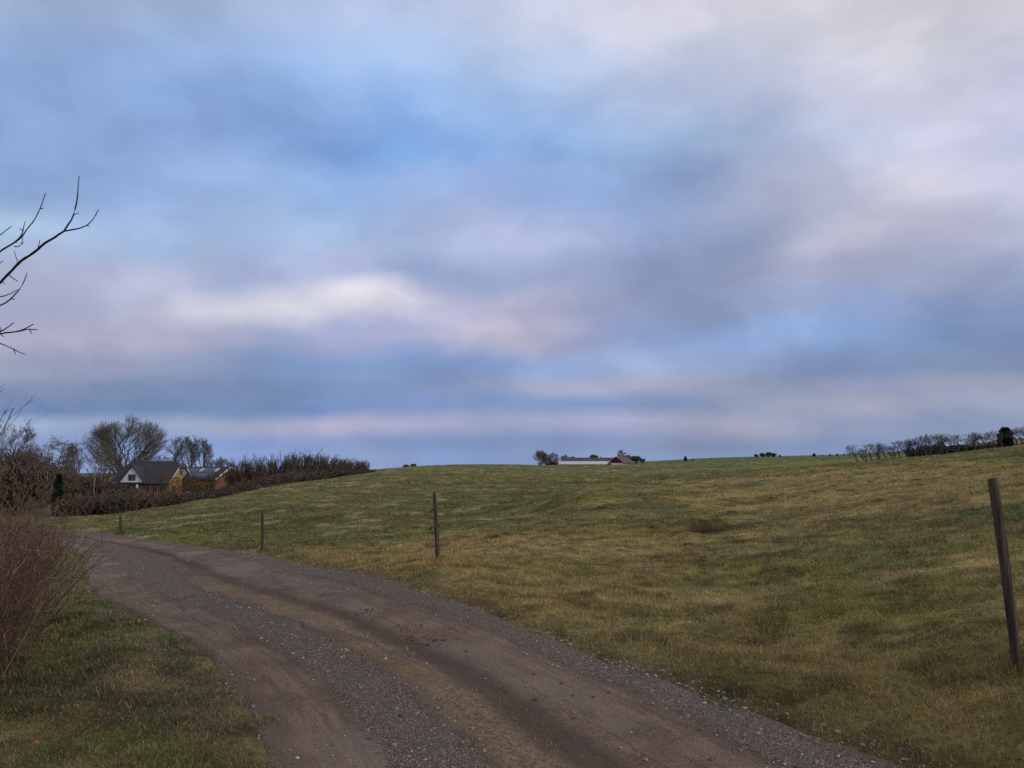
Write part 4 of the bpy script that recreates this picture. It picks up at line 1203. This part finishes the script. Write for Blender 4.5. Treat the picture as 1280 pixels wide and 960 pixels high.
# ------------------------------------------------------------------ fence posts
def post(px, py, top_px, top_py, Y, d, label, insul=()):
    b_ = at(px, py, Y); z0 = hz(b_[0], b_[1])
    tp = at(top_px, top_py, Y)
    n, sides = 14, 14
    ts = np.linspace(0, 1, n)
    ax0 = np.array([0, 0, -.25]); ax1 = tp - np.array([b_[0], b_[1], z0])
    ax = ax0[None] * (1 - ts[:, None]) + ax1[None] * ts[:, None]
    ax[:, 0] += np.sin(ts * 3.1) * d * .10; ax[:, 1] += np.sin(ts * 5 + 1) * d * .05
    an = np.arange(sides) * 2 * math.pi / sides
    rad_ = d / 2 * (1.03 - .10 * ts)[:, None] * (1 + .045 * np.sin(an * 2 + ts[:, None] * 2) + .03 * rng.normal(0, 1, (n, sides)))
    V = np.stack([ax[:, None, 0] + rad_ * np.cos(an), ax[:, None, 1] + rad_ * np.sin(an), np.repeat(ax[:, 2:3], sides, 1)], -1)
    V[-1, :, 2] += rng.normal(0, .003, sides) + np.cos(an) * .006
    Vv = V.reshape(-1, 3)
    cap = V[-1].mean(0) + np.array([0, 0, .002]); rim = V[-1] * np.array([1, 1, 1]) ; rim = cap + (rim - cap) * .86 + np.array([0, 0, .006])
    Vv = np.concatenate([Vv, rim, [cap + np.array([0, 0, .007])]])
    fs, szs = [], []
    for i_ in range(n):
        for j_ in range(sides):
            j2_ = (j_ + 1) % sides
            fs += [i_ * sides + j_, i_ * sides + j2_, (i_ + 1) * sides + j2_, (i_ + 1) * sides + j_]; szs.append(4)
    for j_ in range(sides):
        fs += [n * sides + j_, n * sides + (j_ + 1) % sides, (n + 1) * sides]; szs.append(3)
    me_ = np_mesh("fence_post", Vv, fs, szs, M["post"], True)
    o = link("fence_post", me_, None, (b_[0], b_[1], z0)); tag(o, label, "fence post", "wooden fence posts along the track")
    for t_, side in insul:
        q_ = ax0 * (1 - t_) + ax1 * t_
        P_ = np.array([[q_ + np.array([side * d * .4, -.0, 0]), q_ + np.array([side * (d * .5 + .02), -.01, .0]), q_ + np.array([side * (d * .5 + .03), -.012, .012])]])
        r1 = tubes_mesh("insulator", [(P_, np.array([[.012, .014, .009]]), 8), (P_[:, 1:] + np.array([0, 0, -.03]), np.array([[.017, .017]]), 8)], M["plastic"])
        link("insulator", r1, o)
    return o


post(1276, 838, 1240.5, 599, 5.0, .063, "tallest leaning wooden fence post, close by at the right edge")
post(548, 702, 543, 616, 12.6, .062, "slim wooden fence post with small insulators at the centre of the verge", ((.80, -1), (.62, 1)))
post(328, 690, 328, 637, 20.5, .075, "short upright fence post in the middle of the left grass verge")
post(151, 668, 150.5, 644, 36, .12, "farthest stub of a fence post beside the bend of the track")


# ------------------------------------------------------------------ brown bush on the left
def bush():
    origin = np.array([BUSHC[0], BUSHC[1], 0]); origin[2] = hz(*BUSHC)
    N = 1600
    # clumped rootstocks along a short hedge running away from the camera
    tcl = rng.random(N)
    bx = np.interp(tcl, [0, .45, 1], [-3.95, -4.70, -6.75]) + rng.normal(0, .2, N)
    by = np.interp(tcl, [0, .45, 1], [5.0, 6.8, 10.0]) + rng.normal(0, .35, N)
    bz_ = H(bx, by)
    out = rng.normal(0, 1, (N, 2)); out = out / (np.linalg.norm(out, axis=1)[:, None] + 1e-6)
    spread = np.abs(rng.normal(0, .27, N))
    d = np.stack([out[:, 0] * spread + .20, out[:, 1] * spread - .05, np.ones(N)], 1)
    Lb = np.interp(tcl, [0, .3, .7, 1], [1.13, 1.20, 1.22, 1.26]) * rng.uniform(.55, 1.08, N)
    P = grow_poly(np.stack([bx, by, bz_ - .03], 1), d, Lb, 9, .075, (.10, -.03, .1))
    rb = rng.uniform(.0020, .0042, N) * np.where(rng.random(N) < .08, 1.7, 1)
    b_ = [(P, rb[:, None] * np.linspace(1, .4, 9)[None], 4)]
    base = np.array([.132, .086, .057]); grey = np.array([.23, .17, .115]); red = np.array([.125, .068, .045])
    def tint(n_):
        t_ = rng.random(n_)
        c_ = np.where((t_ < .25)[:, None], grey, np.where((t_ < .6)[:, None], red, base))
        return c_ * rng.uniform(.5, 1.35, n_)[:, None]
    cols = [tint(N)]
    K = 6
    rows = np.repeat(np.arange(N), K); k_ = rng.integers(2, 9, len(rows)); 
    tg = unit(P[rows, k_] - P[rows, k_ - 1])
    dd_ = unit(tg + rng.normal(0, .42, tg.shape))
    P2 = grow_poly(P[rows, k_], dd_, rng.uniform(.08, .38, len(rows)), 5, .12, (.02, 0, .2))
    b_.append((P2, (rb[rows] * .55)[:, None] * np.linspace(1, .5, 5)[None], 3)); cols.append(tint(len(rows)))
    rows3 = np.repeat(np.arange(len(rows)), 2); k_ = rng.integers(1, 5, len(rows3))
    P3 = grow_poly(P2[rows3, k_], np.stack([rng.normal(0, .6, len(rows3)), rng.normal(0, .6, len(rows3)), rng.uniform(.2, 1, len(rows3))], 1), rng.uniform(.03, .12, len(rows3)), 3, .12, (0, 0, .1))
    b_.append((P3, np.full((len(rows3), 3), .0012) * (1 + rng.random((len(rows3), 1)) * .5), 3)); cols.append(tint(len(rows3)))
    # a few bolder shoots leaning out over the track
    for pp in ([(62, 760), (84, 735), (100, 708), (118, 688), (133, 676)], [(78, 742), (92, 722), (101, 690), (103, 664)], [(60, 770), (85, 738), (112, 710), (126, 704)], [(92, 712), (104, 695), (120, 676)], [(40, 800), (66, 772), (88, 745)], [(55, 740), (80, 705), (92, 676), (96, 655)], [(30, 720), (52, 680), (66, 650), (72, 630)]):
        L_ = np.array([at(a_, c_, 7.2) for a_, c_ in pp])
        s_ = np.linspace(0, 1, len(L_)); tt = np.linspace(0, 1, 10)
        Q = np.stack([np.interp(tt, s_, L_[:, q_]) for q_ in range(3)], 1); Q[1:-1] = .5 * Q[1:-1] + .25 * (Q[:-2] + Q[2:]); Q += rng.normal(0, .004, Q.shape)
        b_.append((Q[None], np.linspace(.007, .0025, 10)[None], 5)); cols.append(tint(1))
        for q_ in range(3, 9):
            dr_ = unit(Q[q_] - Q[q_ - 1] + rng.normal(0, .35, 3))
            S = np.stack([Q[q_], Q[q_] + dr_ * .06, Q[q_] + dr_ * rng.uniform(.09, .16) + np.array([0, 0, .02])])
            b_.append((S[None], np.array([[.003, .0025, .0018]]), 4)); cols.append(tint(1))
    b_ = [(p_ - origin, r_, s_) for p_, r_, s_ in b_]
    me_ = tubes_mesh("brown_bush", b_, M["bush"], False, cols)
    o = link("brown_bush", me_, None, origin)
    return tag(o, "dense red-brown leafless bush of thin stems at the left edge of the verge", "bush")


bush()

# small litter on the verge
def ground_item(px, py):
    q_ = ground_hit(px, py); return q_[0], q_[1], hz(q_[0], q_[1])
lx, ly, lz = ground_item(43, 946)
lm = MB(); lm.add([(-.035, 0, 0), (-.012, -.022, .008), (.02, -.018, .012), (.04, 0, .004), (.018, .02, .012), (-.012, .02, .01), (.0, .0, .002)], [(0, 1, 6), (1, 2, 6), (2, 3, 6), (3, 4, 6), (4, 5, 6), (5, 0, 6)])
lo = lm.build("fallen_leaf", M["leaf"]); lo.scale = (.6, .6, .6); lo.location = (lx, ly, lz + .03); tag(lo, "single orange fallen leaf on the verge at the bottom left", "leaf")
sol = lo.modifiers.new("thickness", "SOLIDIFY"); sol.thickness = .002

# ------------------------------------------------------------------ sky
SUN_AZ, SUN_EL = R(118), R(28)           # azimuth from +Y towards +X
wd = bpy.data.worlds.new("World"); scene.world = wd; wd.use_nodes = True
nt = wd.node_tree; g = G(nt)
bg = nt.nodes["Background"]
sky = g.n("ShaderNodeTexSky", sky_type="NISHITA"); sky.sun_disc = False
sky.sun_elevation = SUN_EL; sky.sun_rotation = SUN_AZ
sky.air_density = 1.0; sky.dust_density = .6; sky.ozone_density = 2.0
D = g.n("ShaderNodeTexCoord").outputs["Generated"]
sx = g.n("ShaderNodeSeparateXYZ"); g.put(sx.inputs[0], D)
X_, Y_, Z_ = sx.outputs
# cloud deck coordinates (a curved layer overhead)
den = g.math("ADD", g.math("MAXIMUM", Z_, 0.0), .20)
cmb = g.n("ShaderNodeCombineXYZ"); g.put(cmb.inputs[0], g.math("DIVIDE", X_, den)); g.put(cmb.inputs[1], g.math("DIVIDE", Y_, den))
deck = cmb.outputs[0]
w1 = g.noise(deck, 1.0, 3, .5, .3, "Color"); w2 = g.noise(g.vmath("MULTIPLY", D, (1, 1, 1.5)), 6.5, 4, .5, .2, "Color")
s1 = g.n("ShaderNodeSeparateColor"); g.put(s1.inputs[0], w1)
s2 = g.n("ShaderNodeSeparateColor"); g.put(s2.inputs[0], w2)
hor = g.math("SQRT", g.math("ADD", g.math("MULTIPLY", X_, X_), g.math("MULTIPLY", Y_, Y_)))
az = g.math("ARCTAN2", X_, Y_)
vv = g.math("DIVIDE", Z_, g.math("MAXIMUM", Y_, g.math("MULTIPLY", hor, .45)))
fadew = g.math("ADD", g.math("MULTIPLY", g.math("MAXIMUM", Z_, 0.), .95), .05)
def cen_(s_): return g.math("SUBTRACT", s_, .5)
az = g.math("ADD", az, g.math("ADD", g.math("MULTIPLY", cen_(s1.outputs[0]), .12), g.math("MULTIPLY", cen_(s2.outputs[0]), .17)))
vv = g.math("ADD", vv, g.math("MULTIPLY", fadew, g.math("ADD", g.math("MULTIPLY", cen_(s1.outputs[1]), .22), g.math("MULTIPLY", cen_(s2.outputs[1]), .26))))
AZR = R(60)
uu = g.math("MULTIPLY_ADD", az, 1 / (2 * AZR), .5, clamp=True)


def lin(c):
    c = np.array(c, float) / 255.
    return np.where(c <= .04045, c / 12.92, ((c + .055) / 1.055) ** 2.4)


rows_ = [
 (15, [(60, 155, 172, 208), (250, 160, 178, 215), (450, 170, 185, 222), (640, 190, 197, 222), (830, 210, 205, 222), (1020, 221, 213, 222), (1220, 212, 206, 218)]),
 (60, [(60, 146, 168, 212), (250, 146, 172, 218), (450, 157, 182, 225), (640, 172, 190, 224), (830, 190, 196, 222), (1000, 210, 208, 222), (1120, 214, 210, 218), (1250, 198, 198, 214)]),
 (115, [(60, 139, 165, 213), (250, 136, 165, 214), (450, 144, 174, 225), (640, 150, 180, 226), (830, 178, 190, 222), (1000, 200, 202, 224), (1100, 208, 204, 222), (1250, 190, 190, 215)]),
 (170, [(60, 134, 160, 208), (200, 135, 161, 210), (340, 127, 157, 212), (480, 120, 164, 224), (570, 132, 168, 224), (650, 138, 172, 228), (760, 150, 178, 220), (900, 157, 174, 207), (1020, 182, 188, 216), (1120, 200, 200, 222), (1250, 180, 181, 210)]),
 (235, [(60, 139, 164, 210), (200, 143, 167, 213), (330, 146, 173, 218), (450, 138, 168, 220), (560, 158, 180, 224), (640, 148, 171, 219), (760, 133, 158, 205), (870, 135, 152, 190), (960, 160, 165, 196), (1050, 192, 191, 212), (1150, 205, 201, 216), (1260, 192, 194, 220)]),
 (290, [(15, 172, 196, 226), (110, 152, 174, 212), (230, 152, 174, 212), (340, 168, 192, 228), (450, 146, 168, 210), (590, 178, 187, 222), (690, 172, 180, 216), (780, 140, 156, 197), (890, 135, 149, 187), (990, 176, 176, 198), (1130, 186, 183, 204), (1250, 172, 174, 202)]),
 (345, [(60, 165, 171, 201), (200, 180, 181, 208), (300, 150, 165, 205), (400, 174, 178, 210), (520, 140, 158, 200), (650, 156, 165, 200), (780, 138, 150, 188), (900, 139, 148, 180), (1020, 160, 161, 188), (1150, 152, 161, 190), (1250, 140, 150, 185)]),
 (385, [(50, 168, 168, 195), (130, 155, 160, 190), (240, 193, 191, 211), (370, 211, 207, 222), (465, 231, 222, 229), (540, 177, 179, 212), (640, 176, 173, 200), (760, 142, 150, 185), (880, 135, 146, 182), (1000, 143, 156, 192), (1080, 142, 160, 202), (1200, 120, 138, 180)]),
 (420, [(60, 170, 165, 190), (200, 172, 170, 195), (320, 163, 164, 195), (400, 148, 159, 200), (500, 178, 179, 214), (580, 186, 179, 201), (650, 176, 169, 191), (750, 140, 150, 188), (880, 130, 150, 200), (1010, 150, 178, 225), (1100, 124, 149, 198), (1230, 118, 135, 178)]),
 (455, [(60, 145, 150, 180), (200, 135, 145, 180), (330, 118, 140, 190), (430, 120, 150, 205), (560, 115, 138, 190), (680, 125, 148, 200), (800, 162, 182, 226), (880, 130, 146, 191), (1000, 120, 140, 185), (1130, 115, 135, 176), (1250, 125, 138, 175)]),
 (482, [(60, 115, 130, 170), (200, 110, 128, 170), (330, 105, 128, 175), (430, 115, 140, 190), (530, 112, 132, 181), (680, 142, 152, 190), (780, 176, 171, 200), (900, 142, 146, 181), (1000, 136, 146, 180), (1150, 140, 148, 182), (1260, 152, 153, 180)]),
 (507, [(100, 100, 124, 174), (250, 100, 125, 175), (400, 105, 130, 185), (550, 115, 140, 195), (700, 115, 140, 195), (850, 124, 140, 180), (980, 140, 148, 180), (1100, 166, 163, 183), (1200, 140, 148, 180)]),
 (531, [(60, 150, 165, 200), (200, 140, 155, 190), (330, 150, 155, 190), (450, 172, 166, 193), (600, 152, 156, 191), (750, 152, 156, 190), (900, 166, 161, 182), (1050, 140, 150, 182), (1200, 128, 142, 178)]),
 (555, [(60, 130, 150, 200), (300, 130, 150, 200), (500, 122, 142, 190), (700, 122, 138, 180), (900, 125, 140, 180), (1100, 128, 145, 182), (1250, 130, 148, 182)]),
 (578, [(100, 132, 152, 202), (500, 132, 156, 206), (700, 128, 146, 186), (950, 130, 150, 190), (1250, 130, 150, 190)]),
]
prev = None; prev_v = None
for py, st in rows_[::-1]:
    d0 = ray(640, py); v0 = d0[2] / d0[1]
    rp = g.n("ShaderNodeValToRGB"); cr_ = rp.color_ramp; cr_.interpolation = "EASE" if False else "B_SPLINE"
    els = []
    for (px, r_, g_, b__) in st:
        d1 = ray(px, py)
        gm_ = (r_ + g_ + b__) / 3; kk_ = .14 if 440 < py < 520 else .04
        r_, g_, b__ = [v_ * (1 - kk_) + gm_ * kk_ for v_ in (r_, g_, b__)]
        els.append((math.atan2(d1[0], d1[1]) / (2 * AZR) + .5, lin((r_, g_, b__))))
    while len(cr_.elements) < len(els): cr_.elements.new(.5)
    for e_, (p_, c_) in zip(cr_.elements, els): e_.position = p_
    for e_, (p_, c_) in zip(cr_.elements, els): e_.position = p_; e_.color = (*c_, 1)
    g.put(rp.inputs[0], uu)
    cur = rp.outputs[0]
    if prev is None: prev = cur
    else: prev = g.mix(g.maprange(vv, prev_v, v0), prev, cur)
    prev_v = v0
cloud = prev
# behind and overhead: an even pale overcast
away = g.math("MAXIMUM", g.maprange(g.math("DIVIDE", Y_, hor), .45, .1), g.maprange(Z_, .60, .85))
cloud = g.mix(away, cloud, tuple(lin((188, 190, 208))))
# billow: fine structure of the deck, brighter puffs slightly warmer
n1 = g.noise(g.vmath("ADD", g.vmath("MULTIPLY", D, (1, 1, 1.7)), g.vmath("SCALE", w1, .08)), 8.5, 6, .5, .25); n2 = g.noise(deck, 1.5, 4, .5, .5)
bl = g.math("ADD", g.maprange(n1, .33, .67, -.08, .08), g.math("MULTIPLY", cen_(n2), .35))
cloud = g.mix(1.0, cloud, g.vmath("ADD", g.vmath("SCALE", (1.05, .98, .80), bl), (1, 1, 1)), "MULTIPLY")
cloud = g.vmath("MULTIPLY", cloud, (10.75, 11.05, 10.9))
cover = g.maprange(n2, .35, .6, .90, 1.0)
col_ = g.mix(cover, sky.outputs[0], cloud)
g.put(bg.inputs["Color"], col_)
bg.inputs["Strength"].default_value = 0.1

sd = bpy.data.lights.new("sun", "SUN"); so = bpy.data.objects.new("sun", sd); COL.objects.link(so)
sd.energy = 1.5; sd.angle = R(11); sd.color = (1, .93, .84)
so.rotation_euler = (math.pi / 2 - SUN_EL, 0, math.pi - SUN_AZ)
so.location = (0, 0, 50)

vs_ = scene.view_settings
vs_.view_transform = "Standard"; vs_.look = "None"; vs_.exposure = 0; vs_.gamma = 1
scene.cycles.max_bounces = 5; scene.cycles.diffuse_bounces = 3
scene.cycles.use_adaptive_sampling = True
try:
    scene.cycles.use_denoising = False
except Exception: pass
print("left edge check", [(round(640 + 962 * (c[0] + n_[0] * -HALF) / max(.1, (c[1] + n_[1] * -HALF)))) for c, n_ in list(zip(cen, cnor))[::10]][:14])
